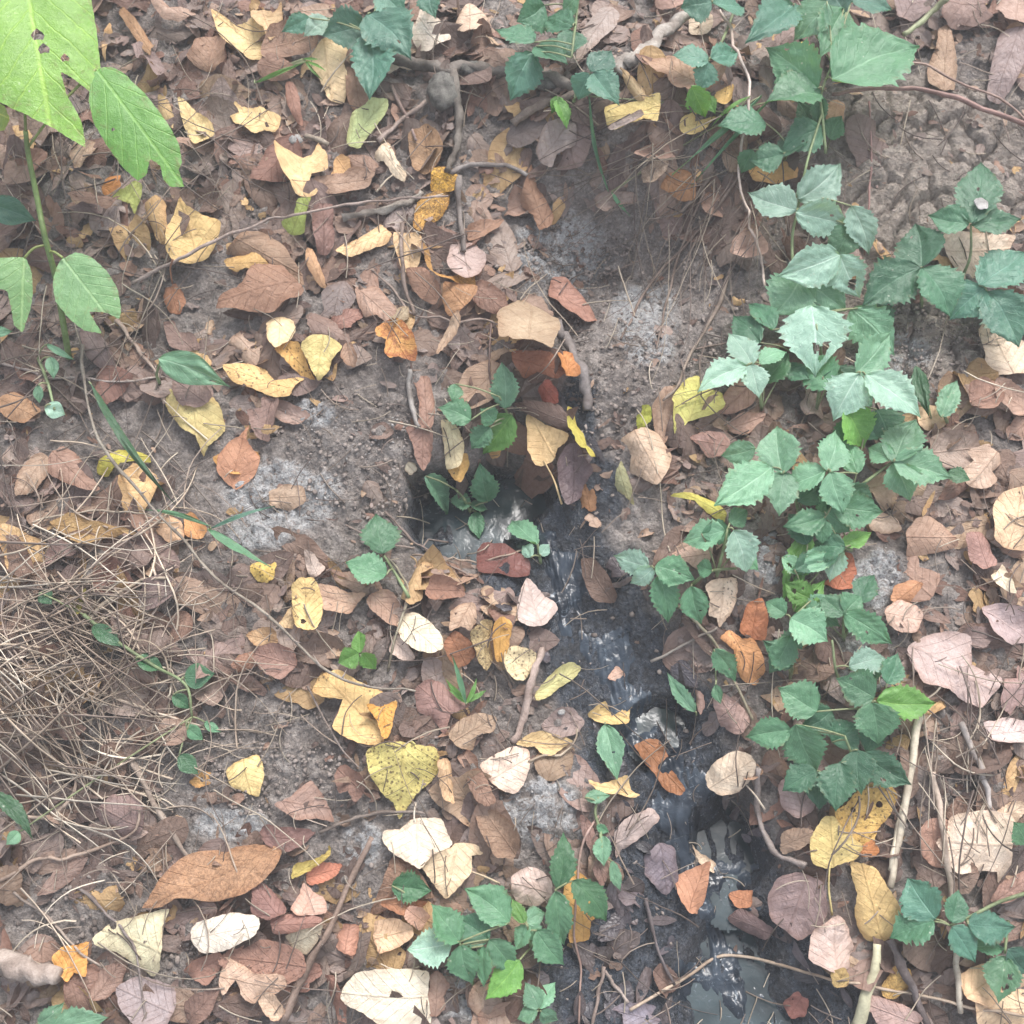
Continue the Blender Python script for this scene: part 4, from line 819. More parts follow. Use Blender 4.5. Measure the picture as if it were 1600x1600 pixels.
golden holed leaf behind the lemon yellow diamond leaf;220 184 102;s.8 m.2 h1330,1268,4 h1371,1260,5;1330 1240 1360 1225 1385 1228 1398 1245 1392 1270 1375 1290 1362 1310 1355 1330 1330 1325 1310 1300 1300 1270 1318 1260
orange tongue of leaf right of the lemon diamond leaf;212 142 87;c-.3;1345 1340 1350 1320 1362 1312 1375 1330 1365 1340
lemon yellow diamond leaf with a thin stalk below;234 213 138;s.4 c-.15 k1300,1430 t1295,1278;1263 1315 1270 1300 1285 1280 1300 1278 1320 1305 1345 1325 1335 1345 1318 1350 1293 1360 1268 1352
hourglass shaped buff yellow leaf below the lemon diamond leaf;224 194 130;s.3 c-.2 f.2;1325 1350 1340 1352 1365 1360 1380 1385 1400 1415 1402 1435 1392 1465 1375 1477 1350 1473 1337 1455 1332 1430 1335 1400 1328 1375
terracotta round leaf behind the huge cream square leaf;194 144 122;;1432 1300 1450 1282 1478 1282 1480 1355 1455 1355 1435 1335
cream leaf tucked above the huge cream square leaf;230 202 170;;B 1550 1252 1606 1292
huge cream square leaf with scalloped edge at right;240 218 194;s.35 c-.2;1464 1320 1480 1300 1483 1280 1500 1272 1545 1268 1575 1275 1585 1295 1583 1330 1575 1360 1562 1384 1555 1365 1520 1362 1490 1365 1475 1345
reddish brown leaf below the huge cream square leaf;172 128 112;w1.4;1540 1410 1560 1380 1605 1360 1605 1395 1565 1415
purple grey large leaf in the mud left of the hourglass leaf;164 136 136;w1.2 g.3;1200 1400 1215 1370 1250 1365 1285 1385 1293 1420 1280 1450 1245 1470 1205 1440
crumpled pale pink leaf left of the hourglass leaf's foot;208 180 170;w1.7;1265 1500 1275 1455 1300 1430 1320 1445 1335 1480 1335 1510 1300 1522
yellow brown eaten leaf below the crumpled pale pink leaf;208 180 116;m.4 s.5;1290 1525 1310 1515 1320 1530 1315 1545 1295 1545
mottled ochre leaf beside the pale split stem;208 170 96;m.5;B 1375 1512 1422 1562
rosy brown leaf at the bottom edge right;196 160 154;c-.2;B 1340 1558 1436 1612
small dark red leaf in the mud at the lower right;162 97 86;c.2;1222 1565 1245 1548 1262 1565 1258 1588 1235 1592
cream leaf at the bottom right corner;232 204 168;;1513 1560 1545 1555 1605 1550 1605 1605 1520 1605
peach leaf under the lacy green leaflet at lower right;234 198 158;c-.15;1503 1525 1520 1510 1560 1500 1568 1530 1562 1560 1545 1575 1515 1560
blush leaf with brown dots right of the young nettle;228 200 172;s.5 c-.15;1105 940 1100 920 1115 908 1150 908 1152 935 1142 965 1135 970 1125 985 1118 970 1105 965
rust leaf behind the peach orange leaf;202 132 92;;1155 985 1165 945 1190 935 1200 960 1195 1000 1170 1000
peach orange leaf with brown dots beside the bramble;229 167 112;s.5 c-.3 f.2;1125 1000 1140 988 1158 1000 1175 1000 1190 1025 1195 1050 1180 1073 1160 1065 1150 1045 1145 1018
small curled pink leaf at the right bank of the stream;184 145 134;c-.8;1085 1080 1095 1085 1100 1105 1095 1119 1088 1110
dusty rose crumpled leaf at the right bank of the stream;180 144 136;w1.6;1112 1095 1130 1085 1155 1105 1172 1130 1155 1150 1125 1140
brown veined leaf standing left of the pool;168 124 108;c-.3 t660,738;638 672 655 665 675 672 680 705 675 720 662 740 650 720 645 695
reddish brown leaf above the brown veined one beside the pool;172 128 108;c-.4;648 590 672 592 680 640 675 670 655 668 655 630
creamy upright leaf at the left end of the pool;232 220 178;s.2 c-.2;690 660 705 660 722 680 727 700 720 730 700 738 695 700
ochre wet leaf dipping into the pool;214 172 96;s.3 g.4;700 735 712 712 730 710 735 730 720 755 708 750
small orange leaf floating on the pool;214 170 110;;760 722 782 720 780 733 770 735
pale triangular scrap on the slope left of the pool;222 210 180;;634 740 652 742 654 752 645 762 636 752
tan leaf on the slope above the yellow upright leaf;186 156 128;w1.4;420 770 445 758 475 762 480 785 455 800 425 792
mauve brown leaf between the dry grass and the log;150 122 118;;B 150 1245 228 1312
brown leaf beneath the thick leaning twig at lower left;160 130 118;;B 60 1340 140 1400
""".strip().split('\n')
def bbox_leaf(x0, y0, x1, y1, r):
    T = template(r.choice([0, 0, 1, 3]), r.randrange(999)); a = r.uniform(0, 2 * pi)
    Q = np.stack([T[:, 0] * math.cos(a) - T[:, 1] * math.sin(a), T[:, 0] * math.sin(a) + T[:, 1] * math.cos(a)], 1)
    lo, hi = Q.min(0), Q.max(0); Q = (Q - lo) / (hi - lo); return Q * [x1 - x0, y1 - y0] + [x0, y0]
def parse(line):
    lab, col, op, pts = line.split(';'); o = {}
    for tkn in op.split():
        k = tkn[0]; v = tkn[1:]
        if k in 'kt': o[k] = tuple(float(q) for q in v.split(','))
        elif k == 'h': o.setdefault('h', []).append(tuple(float(q) for q in v.split(',')))
        else: o[k] = float(v)
    return lab, [float(v) for v in col.split()], o, pts
HERO = [parse(l) for l in LEAVES]
HC = []
for lab, col, o, pts in HERO:
    if pts[0] == 'B': b = [float(v) for v in pts[1:].split()]; HC.append(((b[0] + b[2]) / 2, (b[1] + b[3]) / 2))
    else: p = np.array([float(v) for v in pts.split()]).reshape(-1, 2); HC.append(tuple(p.mean(0)))
HC = np.array(HC)
# plainer brown leaves that fill between them: one object each, told apart by what they lie beside
CN = [('grey brown', (150, 128, 118)), ('chestnut brown', (142, 102, 84)), ('dull brown', (152, 118, 100)), ('reddish brown', (162, 112, 96)), ('tan', (186, 152, 124)), ('dark brown', (118, 90, 80)), ('mauve brown', (158, 134, 132))]
used = set(); rr = random.Random(5); cand = []; tries = 0
NAUTO = 300 - len(HERO)
while len(cand) < NAUTO and tries < 6000:
    tries += 1
    x = rr.uniform(10, 1590); y = rr.uniform(10, 1590)
    X, Y = F(np.array([x]), np.array([y])); b = blob(np.array([x]), np.array([y]), BARE, 22, 3)[0]
    if b > .2: continue
    if np.min(np.hypot(HC[:, 0] - x, HC[:, 1] - y)) < 46: continue
    if cand and min(math.hypot(c[0] - x, c[1] - y) for c in cand) < 48: continue
    cand.append((x, y))
for x, y in cand:
    s1 = rr.uniform(42, 88); s2 = s1 * rr.uniform(.6, 1.)
    if rr.random() < .5: s1, s2 = s2, s1
    nm, c = rr.choice(CN); k = rr.uniform(.92, 1.08)
    st = rr.choice([('curled', .6), ('crumpled', .3), ('flat', .1), ('arched', -.5)])
    order = np.argsort(np.hypot(HC[:, 0] - x, HC[:, 1] - y)); lb = None
    for q in order[:12]:
        dx, dy = x - HC[q, 0], y - HC[q, 1]
        dr = ('right of' if dx > 0 else 'left of') if abs(dx) > abs(dy) else ('below' if dy > 0 else 'above')
        t_ = f"{st[0]} {nm} leaf {dr} the {HERO[q][0]}"
        if len(t_.split()) <= 16 and (dr, int(q)) not in used: lb = t_; used.add((dr, int(q))); break
    if lb is None: continue
    o = {'c': st[1], 'w': 1.7 if st[0] == 'crumpled' else 1.0, 's': rr.choice([0, 0, .3]), 'm': rr.choice([0, 0, .25])}
    place_leaf('fallen_leaf', bbox_leaf(x - s1 / 2, y - s2 / 2, x + s1 / 2, y + s2 / 2, rr), lin(tuple(v * k for v in c)), o, lb, dens=9)
for lab, col, o, pts in HERO:
    if pts[0] == 'B': b = [float(v) for v in pts[1:].split()]; P = bbox_leaf(*b, rr)
    else: P = np.array([float(v) for v in pts.split()]).reshape(-1, 2)
    place_leaf('fallen_leaf', P, lin(col, 1.08), o, lab)

# ------------------------------------------------------------ the surface everything else lies on
def blur(A, n):
    for k in range(n):
        A = (np.roll(A, 1, 0) + np.roll(A, -1, 0) + A) / 3; A = (np.roll(A, 1, 1) + np.roll(A, -1, 1) + A) / 3
    return A
HT = blur(np.maximum(H, blur(H, 6)), 14)

# ------------------------------------------------------------ water of the seep
def chan_pt(par, across):
    k = int(min(par, len(CHX) - 2)); f = par - k
    x = CHX[k] * (1 - f) + CHX[k + 1] * f; y = CHY[k] * (1 - f) + CHY[k + 1] * f
    dx, dy = CHX[k + 1] - CHX[k], CHY[k + 1] - CHY[k]; L = math.hypot(dx, dy)
    return x, y, -dy / L, dx / L
def water_sheet(k, ks, seed, amp):
    """level water standing in a hollow; its shore is where it meets the ground"""
    P = []
    for X, Y, ra, rb, zp in [PW[q] for q in ks]:
        th = np.linspace(0, 2 * pi, 40)[:-1]; P.append(np.stack([X + ra * 1.25 * np.cos(th), Y + rb * 1.25 * np.sin(th)], 1))
    P = np.vstack(P); lo, hi = P.min(0), P.max(0); gx_ = np.arange(lo[0], hi[0], .0022); gy_ = np.arange(lo[1], hi[1], .0022)
    X, Y = np.meshgrid(gx_, gy_); z = PW[k][4]; q = np.full(X.shape, 9.)
    for a_, b_, ra, rb, zp in [PW[i] for i in ks]: q = np.minimum(q, np.hypot((X - a_) / ra, (Y - b_) / rb))
    keep = (q < 1.25)
    ed = np.clip(q - .45, 0, 1)
    Z = z + amp * (fbm(X * 40, Y * 40, seed, 3) + .5 * np.abs(fbm(X * 90, Y * 90, seed + 3, 2)))
    ii = np.arange(X.size).reshape(X.shape); kk = keep[:-1, :-1] & keep[1:, 1:] & keep[1:, :-1] & keep[:-1, 1:]
    qd = np.stack([ii[:-1, :-1], ii[:-1, 1:], ii[1:, 1:], ii[1:, :-1]], -1)[kk]
    us = np.unique(qd); mp = np.zeros(X.size, int); mp[us] = np.arange(len(us))
    V = np.stack([X.ravel(), Y.ravel(), Z.ravel()], 1)[us]
    tag(mesh_obj('water', V, mp[qd], MAT_POOL, attrs={'edge': ed.ravel()[us]}), kind='structure')
water_sheet(0, (0, 1), 11, .0005); water_sheet(2, (2,), 12, .0002); water_sheet(3, (3, 4), 13, .0003); water_sheet(5, (5,), 14, .0003)
# running film of water down the channel, pitched like its bed
V = []; U = []; n = 760; mcr = 45
for i in range(n):
    par = .9 + (10.6 - .9) * i / (n - 1); x, y, nx_, ny_ = chan_pt(par, 0); wd = float(np.interp(par, np.arange(12), CHW)) * .62
    wd *= 1 + .35 * math.sin(par * 5.1) + .2 * math.sin(par * 11.7); off = .008 * math.sin(par * 3.3)
    for j in range(mcr):
        a = (j / (mcr - 1) * 2 - 1) * wd + off; V.append((x + nx_ * a, y + ny_ * a, j / (mcr - 1) * 2 - 1))
V = np.array(V); tt = V[:, 2].copy(); X, Y = V[:, 0], V[:, 1]
fy_ = Y * .75 + X * .55
rx_ = X + .006 * fbm(X * 30, Y * 30, 94, 3)
V[:, 2] = terr(X, Y) + .0030 - .0060 * np.abs(tt) ** 2.2 + .0045 * (np.abs(fbm(rx_ * 80 + fy_ * 16, fy_ * 30, 91, 4)) - .15) + .0022 * (np.abs(fbm(rx_ * 190 + fy_ * 40, fy_ * 70, 92, 2)) - .2) + .0026 * vnoise(X * 30, Y * 26, 93) + .0022 * fbm(X * 55, Y * 55, 96, 3)
ii = np.arange(n * mcr).reshape(n, mcr); q = np.stack([ii[:-1, :-1], ii[:-1, 1:], ii[1:, 1:], ii[1:, :-1]], -1).reshape(-1, 4)
o_ = mesh_obj('water', V, q, MAT_WATER, attrs={'edge': np.abs(tt)}); tag(o_, kind='structure')

# ------------------------------------------------------------ debris
def crumbs(n, name, mat, smin, smax, regions, label, cat, seed, flat=.5):
    r = np.random.default_rng(seed); ico = []
    t = (1 + 5 ** .5) / 2
    iv = np.array([(-1, t, 0), (1, t, 0), (-1, -t, 0), (1, -t, 0), (0, -1, t), (0, 1, t), (0, -1, -t), (0, 1, -t), (t, 0, -1), (t, 0, 1), (-t, 0, -1), (-t, 0, 1)]) / 1.9
    fi = np.array([(0, 11, 5), (0, 5, 1), (0, 1, 7), (0, 7, 10), (0, 10, 11), (1, 5, 9), (5, 11, 4), (11, 10, 2), (10, 7, 6), (7, 1, 8), (3, 9, 4), (3, 4, 2), (3, 2, 6), (3, 6, 8), (3, 8, 9), (4, 9, 5), (2, 4, 11), (6, 2, 10), (8, 6, 7), (9, 8, 1)])
    VV, FF, off = [], [], 0
    per = n // len(regions)
    for cx, cy, rx_, ry_ in regions:
        a = r.uniform(0, 2 * pi, per); q = np.sqrt(r.random(per)); px = cx + rx_ * q * np.cos(a); py = cy + ry_ * q * np.sin(a)
        g = G(px, py, 0)
        for p in g:
            s = smin + (smax - smin) * r.random() ** 4.5
            v = iv * (1 + r.normal(0, .32, (12, 1))) * s * np.array([1, r.uniform(.6, 1), flat * r.uniform(.5, 1)])
            th = r.uniform(0, 2 * pi); v = np.stack([v[:, 0] * math.cos(th) - v[:, 1] * math.sin(th), v[:, 0] * math.sin(th) + v[:, 1] * math.cos(th), v[:, 2]], 1)
            v += p + np.array([0, 0, .0022 + s * .2]); VV.append(v); FF.append(fi + off); off += 12
    o = mesh_obj(name, np.vstack(VV), np.vstack(FF), mat, origin=(0, 0, 0), smooth=False)
    return tag(o, label, cat, kind='stuff')
crumbs(9500, 'soil_crumbs', MAT_CRUMB, .0004, .0030, [(800, 800, 780, 780), (1000, 480, 190, 120), (540, 720, 130, 110), (1000, 640, 130, 90), (1430, 530, 130, 80), (430, 1190, 120, 90), (200, 1450, 180, 90), (900, 400, 90, 50)], 'small crumbs of dry earth and grit scattered over the bare soil', 'soil crumbs', 4)
MAT_PALE = simple('pale_grit', (140, 136, 130), (196, 192, 186), .85, 200, .001)
crumbs(1500, 'pale_grit', MAT_PALE, .0004, .0016, [(880, 400, 75, 50), (1010, 490, 55, 40), (440, 770, 90, 50), (480, 640, 45, 22), (850, 1270, 65, 60), (1390, 570, 60, 30), (1240, 870, 55, 35), (1370, 900, 40, 50), (1330, 1060, 45, 45), (560, 700, 110, 70)], 'whitish grit and crust on the bare earth', 'pale grit', 5)

def strands(name, specs, mat, label, cat, sides=3):
    VV, FF, CC, off = [], [], [], 0; r = random.Random(3)
    for P, R in specs:
        v, f, u = tube(P, R, sides, off=off, cap=False); VV.append(v); FF += f; off += len(v)
        k = r.random(); c = np.array(([(218, 196, 166), (200, 176, 150), (184, 160, 138), (158, 136, 120), (208, 184, 154), (230, 214, 188)] if name == 'dry_grass' else [(190, 172, 146), (160, 140, 122), (132, 112, 100), (114, 96, 86), (148, 128, 110), (206, 188, 160)])[int(k * 5.99)], float) * r.uniform(.8, 1.05); CC.append(np.tile(lin(c), (len(v), 1)))
    o = mesh_obj(name, np.vstack(VV), np.array(FF), mat, origin=(0, 0, 0), vcol=np.vstack(CC)); return tag(o, label, cat, kind='stuff')
def curl_path(px, py, ang, length, curv, npt, h0, arch, r):
    P = []; a = ang; st = length / (npt - 1); k = curv
    for i in range(npt):
        P.append((px, py)); px += math.cos(a) * st; py += math.sin(a) * st; a += k + r.uniform(-.10, .10); k += r.uniform(-.05, .05)
    P = np.array(P); s = np.linspace(0, 1, npt)
    return G(P[:, 0], P[:, 1], h0 + arch * 4 * s * (1 - s), HT)
r = random.Random(21); S = []
for k in range(115):        # the tuft: blades sprawling from its heart at the left edge
    a = r.uniform(-1.0, 1.6); px = r.uniform(-70, 110); py = 1030 + r.gauss(0, 120)
    L = r.uniform(90, 290); P = curl_path(px, py, a * .75 + r.uniform(-.15, .15), L, r.uniform(-.02, .045), 9, r.uniform(.0005, .005), r.uniform(.002, .014), r)
    S.append((P, np.linspace(1, .35, 9) * r.uniform(.0006, .0016)))
for k in range(230):        # matted curly blades
    x = r.gauss(170, 130); y = r.gauss(1060, 170)
    if x > 400 or y > 1500 or y < 790: continue
    P = curl_path(x, y, r.uniform(0, 2 * pi), r.uniform(60, 200), r.choice([-1, 1]) * r.uniform(.0, .16), 10, r.uniform(.0005, .004), r.uniform(0, .006), r)
    S.append((P, np.linspace(1, .5, 10) * r.uniform(.0005, .0012)))
strands('dry_grass', S, MAT_STRAW, 'tangled mat of straw coloured dead grass at the left edge', 'dry grass')
S = []
for k in range(1500):       # needles, stalks and straw bits lying all over the litter
    x, y = r.uniform(-60, 1660), r.uniform(-60, 1660)
    P = curl_path(x, y, r.uniform(0, 2 * pi), r.uniform(14, 75), r.gauss(0, .12), 6, r.uniform(.0005, .003), r.uniform(0, .004), r)
    S.append((P, r.uniform(.00025, .0007)))
for k in range(170):        # longer twigs tangled through the left and upper litter
    x, y = (r.gauss(130, 130), r.gauss(420, 190)) if k % 2 else (r.uniform(0, 1600), r.uniform(0, 1600))
    P = curl_path(x, y, r.uniform(0, 2 * pi), r.uniform(70, 230), r.gauss(0, .07), 9, r.uniform(.001, .008), r.uniform(0, .006), r)
    S.append((P, np.linspace(1, .5, 9) * r.uniform(.0005, .0011)))
for k in range(70):        # upper right hollow: rootlets
    x, y = r.gauss(1110, 80), r.uniform(170, 380)
    P = curl_path(x, y, r.gauss(2.1, .45), r.uniform(80, 260), r.gauss(0, .06), 9, r.uniform(.001, .012), r.uniform(0, .012), r)
    S.append((P, np.linspace(1, .4, 9) * r.uniform(.0003, .0009)))
for k in range(45):         # straw by the mauve leaves
    x, y = r.gauss(1490, 70), r.gauss(1170, 80)
    P = curl_path(x, y, r.gauss(1.4, .6), r.uniform(50, 170), r.gauss(0, .08), 8, r.uniform(.001, .01), r.uniform(0, .008), r)
    S.append((P, r.uniform(.0004, .0010)))
MAT_FINE = simple('fine_debris', (112, 90, 78), (170, 146, 124), .75, 40, .0002)
strands('plant_debris', S, MAT_STRAW, 'thin broken stalks and rootlets scattered through the litter', 'plant debris')

# ------------------------------------------------------------ twigs, roots and stalks one can tell apart
TWIGS = """
twig;long slender grey twig lying across the upper left leaves;172 150 138;3.0 1.6;205 442 250 420 290 400 350 370 400 351 460 335 560 318 640 310 700 305
twig;thick pale grey stick under the end of the long twig;160 150 136;5.5 4;535 341 580 332 615 324 645 312 658 300
thorny_stem;long thorny woody stem arching through the dry grass to the folded yellow leaf;156 144 126;2.3 1.8;128 540 133 600 155 690 195 742 235 790 280 835 320 885 350 915 430 972 500 1040 560 1070 650 1080
twig;horizontal grey thorny twig left of the smooth shrub leaf;168 152 142;2.0 1.8;-5 566 40 578 80 590 140 593 200 596 245 590
twig;rough barked twig leading to the smooth shrub leaf;176 150 132;3.6 2.6;182 500 205 530 222 556 240 576 250 600 255 632
twig;straight brown twig leaning above the big netted leaf;162 142 124;4.5 3.4;205 1190 225 1225 245 1262 270 1300 297 1345
twig;thin grey twig lying over the pale green cream leaf;140 126 120;2.6 1.2;120 1385 160 1420 190 1452 212 1490 220 1540 228 1605
twig;thin twig crossing the grass toward the orange crumpled leaf;166 146 130;1.8 1.4;20 1395 60 1420 95 1455 125 1490 160 1510
log_piece;short weathered grey log lying at the lower left edge;176 156 142;17 13;-10 1500 30 1512 60 1520 92 1527
branch;lichen covered dead branch across the top centre;116 106 96;8 7;606 86 640 96 680 106 730 104 780 112 830 118 872 124 895 138
branch;grey branch stub dropping from the lichened branch;122 112 100;7.5 5;706 112 713 150 718 185 716 225 706 250 700 268
root;light grey root arching right of the gold speckled leaf;144 134 128;4 3;703 270 730 258 770 256 800 262 822 275
root;dark grey root hanging below the gold speckled leaf;132 120 112;5 3.5;718 275 716 300 720 340 724 392
driftwood;weathered split wood piece at the top centre right;170 160 148;13 9;958 104 985 88 1010 70 1045 52 1078 34
branch;brownish branch running from the lichened branch to the hollow;140 122 106;6 5;800 190 830 172 862 158 900 145
twig;thin reddish twig crossing the pale green smooth leaf's right side;160 130 118;3 2.6;612 135 628 168 645 205 652 220
twig;pale pinkish twig left of the branch stub;170 146 132;4 3.4;590 220 615 200 640 178 665 160
vine;long pale tendril hanging down beside the upright bramble;212 188 172;2.2 2;1126 15 1142 50 1168 120 1170 180 1156 240 1158 300 1176 360 1190 410 1195 448
bramble_cane;reddish brown bramble cane crossing the crumbly soil;156 112 100;3.0 3.8;1300 148 1350 140 1420 138 1470 145 1520 163 1605 196
bramble_cane;thin brown cane above the reddish bramble cane;164 128 112;1.8 1.6;1415 97 1455 105 1500 130 1560 152 1605 190
bramble_cane;green cane at the top right reaching the large bramble leaf;148 156 116;4.4 3.6;1480 -5 1460 15 1435 38 1412 55
stalk;thin red stalk standing in the crumbly soil;160 112 102;1.8 1.4;1357 160 1360 220 1360 280 1356 340 1352 400
twig;mottled white and dark stick on the slope;156 148 140;4 3.6;642 576 640 605 645 640 654 668
root;grey root curving round the leaf dam;136 126 122;7 8;868 505 885 535 905 570 914 600 920 640
twig;forked brown twig beside the cream leaf in the upper middle;142 120 106;4 3;628 350 627 400 634 455 648 490
twig;thin twig slanting over the leaf dam from the left;150 128 114;2 1.6;582 422 615 455 650 492 700 498 760 502 790 512
stalk;thin dark stalk dropping over the nettle at the pool;120 92 80;1.8 1.4;768 500 765 560 770 610 785 650 792 668
twig;long brown stick leaning between the rose and rolled leaves;150 122 104;5.5 4;440 1600 480 1510 520 1440 548 1375 582 1308
stalk;straw coloured bent stalk reaching over the lower pool;186 160 132;2.4 2;985 1577 1040 1545 1090 1515 1130 1493 1200 1502 1300 1530 1400 1548 1500 1570 1605 1588
stalk;thin reddish stalk running down past the long golden leaf;176 138 122;2 1.7;936 1275 918 1300 906 1335 900 1400 898 1460 907 1520 905 1605
stalk;thin grey stalk running from the bank into the stream;160 148 134;2.4 1.8;1018 1035 1055 1015 1090 995 1122 980
stalk;pale bramble runner joining the stream bank and the young nettle;160 150 118;2.6 2.2;1058 945 1090 975 1115 1002 1140 1055 1160 1090 1175 1125
root;fine root descending the earth step on the left;150 126 110;2.4 1.6;1180 240 1120 325 1070 385 1020 440 985 500 970 530
root;fine root descending the earth step to the pale grit;150 128 112;2 1.2;1100 300 1066 380 1050 440 1035 500 1025 545
root;forked root on the step beside the pinkish tan leaf;152 132 114;3 2;1140 420 1125 470 1105 510 1080 550 1060 600 1035 625
root;thin root beneath the pink tan leaf;146 124 110;1.8 1.4;1240 470 1190 500 1150 530 1080 548
twig;brown twig at the foot of the bare earth step;142 122 108;3 2;1120 268 1090 300 1060 335 1010 345
stick;dark bent stick below the hourglass leaf;120 106 104;6.5 5;1392 1470 1412 1515 1430 1550 1450 1605
root;grey root bending in the mud right of the round cream leaf;156 140 132;5 4;1183 1200 1182 1250 1192 1295 1215 1335 1260 1352
stick;dark thin stick half sunk in the muddy channel;110 98 98;3 2.2;1008 1402 1018 1445 1030 1490 1055 1540
stick;brown stick standing in the lower mud;142 120 108;3.4 2.6;945 1510 935 1550 924 1605
stick;pinkish stick right of the brown mud stick;166 146 134;3 3;946 1518 962 1542 982 1566
bark_strip;pinkish strip of bark between the speckled leaves and the stream;176 150 136;7 5;846 1018 835 1050 826 1090 816 1130 802 1160
stalk;thick pale dry stalk under the lowest bramble leaves;206 192 164;6 5;1440 1108 1428 1170 1420 1230 1405 1300 1392 1385
stalk;pale dry stalk split beside the thick pale one;204 190 160;3.6 3.4;1414 1238 1404 1280 1396 1330 1390 1360
stalk;brownish dry stalk right of the thick pale one;188 164 142;5 4;1455 1205 1468 1255 1478 1320 1486 1400 1492 1440
stalk;pale dry stalk standing below the young green plant;198 184 160;4.5 4;1494 1488 1498 1530 1502 1582
stalk;flattened pale split stem at the bottom right centre;196 192 158;6 9;1372 1475 1366 1520 1352 1560 1340 1605
stalk;grey dry stalk beside the lilac leaves;176 164 156;5 3.6;1500 1130 1525 1180 1540 1225 1548 1265
stalk;arched straw over the small gold leaf;190 172 146;1.8 1.4;50 816 90 806 130 800 170 799 215 800 250 815
straw;long bright straw running from the tuft to the dark round leaves;206 184 158;2.2 1.6;80 1050 140 1078 200 1098 260 1118 330 1138
straw;long straw slanting above the straight brown twig;200 180 154;2.2 1.6;35 1135 70 1170 105 1205 160 1250
straw;angular bent straw over the green round leaf;206 190 164;1.6 1.4;182 1042 230 1044 268 1046 266 1080 262 1088
straw;looping straw right of the tuft;188 164 142;2 1.4;238 880 250 930 235 965 205 985 190 1000
straw;broad flattened straw crossing the tuft;196 176 148;4 2;125 985 150 955 185 925 230 905 262 903
straw;curved straw sweeping down at the lower left of the tuft;178 150 128;3 2;-5 1378 40 1352 75 1338 95 1345 130 1332 170 1320 210 1300 218 1265
straw;long curved straw under the mauve brown leaf;182 156 134;3 2;25 1275 70 1276 105 1255 120 1220 105 1190 95 1170
stalk;slender brown stalk over the pool nettles' lower side;170 146 124;1.8 1.6;645 866 690 874 735 879 790 868 820 858
stalk;tan stalk curving between the speckled and lemon leaves;176 156 128;2 1.6;825 1190 850 1180 880 1178 898 1160 902 1140
stalk;thin stem rising from the egg shaped leaf's left;150 140 112;2 1.8;607 1050 615 1005 630 960 638 920 618 885 598 865
twig;thin twig crossing the bare slope upward to the right;150 130 118;2 1.4;540 820 600 848 650 852 700 846
twig;diagonal dark stalk left of the deep red wet leaf;140 118 106;2 1.6;600 800 630 830 650 850 700 880 745 905
twig;thin twig crossing the bare dark mud;150 132 120;1.8 1.4;480 1070 510 1130 530 1165 560 1200
twig;low curved twig under the heart leaf's tip;140 124 112;3 2.2;500 1300 540 1282 580 1272 625 1268 670 1272
""".strip().split('\n')
def px2r(p, r_px): return r_px * np.linalg.norm(p - CAM, axis=-1) @ np.ones(1) if False else r_px * np.linalg.norm(p - CAM, axis=-1) * TANH / 800
for li, line in enumerate(TWIGS):
    nm, lab, col, rad, pts = line.split(';'); r0, r1 = [float(v) for v in rad.split()]
    P = np.array([float(v) for v in pts.split()]).reshape(-1, 2); P = crom(P, 5)
    P = P + np.stack([vnoise(np.arange(len(P)) * .45, np.zeros(len(P)) + li, 5), vnoise(np.arange(len(P)) * .45, np.zeros(len(P)) + li, 6)], 1) * min(3, 1.2 + r0 * .15)
    lift = .0012 + max(r0, r1) * .00035
    if nm in ('thorny_stem', 'vine'): lift += .012
    if li == 0: lift += .010
    if nm == 'bramble_cane': lift += .018
    Q = G(P[:, 0], P[:, 1], lift, HT); R = np.linspace(r0, r1, len(P)); Rm = px2r(Q, R) if False else R * np.linalg.norm(Q - CAM, axis=-1) * TANH / 800
    for k in range(3): Q[1:-1, 2] = (Q[:-2, 2] + Q[2:, 2] + Q[1:-1, 2]) / 3
    Rm = Rm * (1 + .12 * vnoise(np.arange(len(P)) * .8, np.zeros(len(P)), li))
    smooth_ = nm in ('vine', 'straw', 'stalk', 'bramble_cane')
    v, f, u = tube(Q, Rm, 8 if r0 > 4 else 6, 0 if smooth_ else .45, li)
    if nm == 'driftwood': c_ = v.mean(0); v[:, 2] = c_[2] + (v[:, 2] - c_[2]) * .6
    o = mesh_obj(nm, v, f, MAT_STEM if smooth_ else MAT_BARK, color=lin(col_ := [float(c) for c in col.split()]))
    tag(o, lab, {'bramble_cane': 'cane', 'log_piece': 'log', 'bark_strip': 'bark', 'thorny_stem': 'stem'}.get(nm, nm), {'twig': 'twigs on the litter', 'root': 'roots in the bank', 'straw': 'loose straws', 'stalk': 'dry stalks'}.get(nm))
    if nm in ('thorny_stem', 'twig') and r0 < 4.6 and li in (2, 3, 4):
        rr2 = random.Random(li)
        for k in range(3, len(Q) - 2, 3):       # thorns and short spurs are parts of the stem
            a = rr2.uniform(0, 2 * pi); d = np.array([math.cos(a), math.sin(a), rr2.uniform(.1, .6)]); L = rr2.uniform(.003, .009)
            tv, tf, tu = tube(np.array([Q[k], Q[k] + d * L * .5, Q[k] + d * L + [0, .001, 0]]), np.array([.0011, .0007, .0002]), 5)
            mesh_obj('thorn', tv, tf, MAT_BARK, parent=o, color=lin((176, 160, 146)))
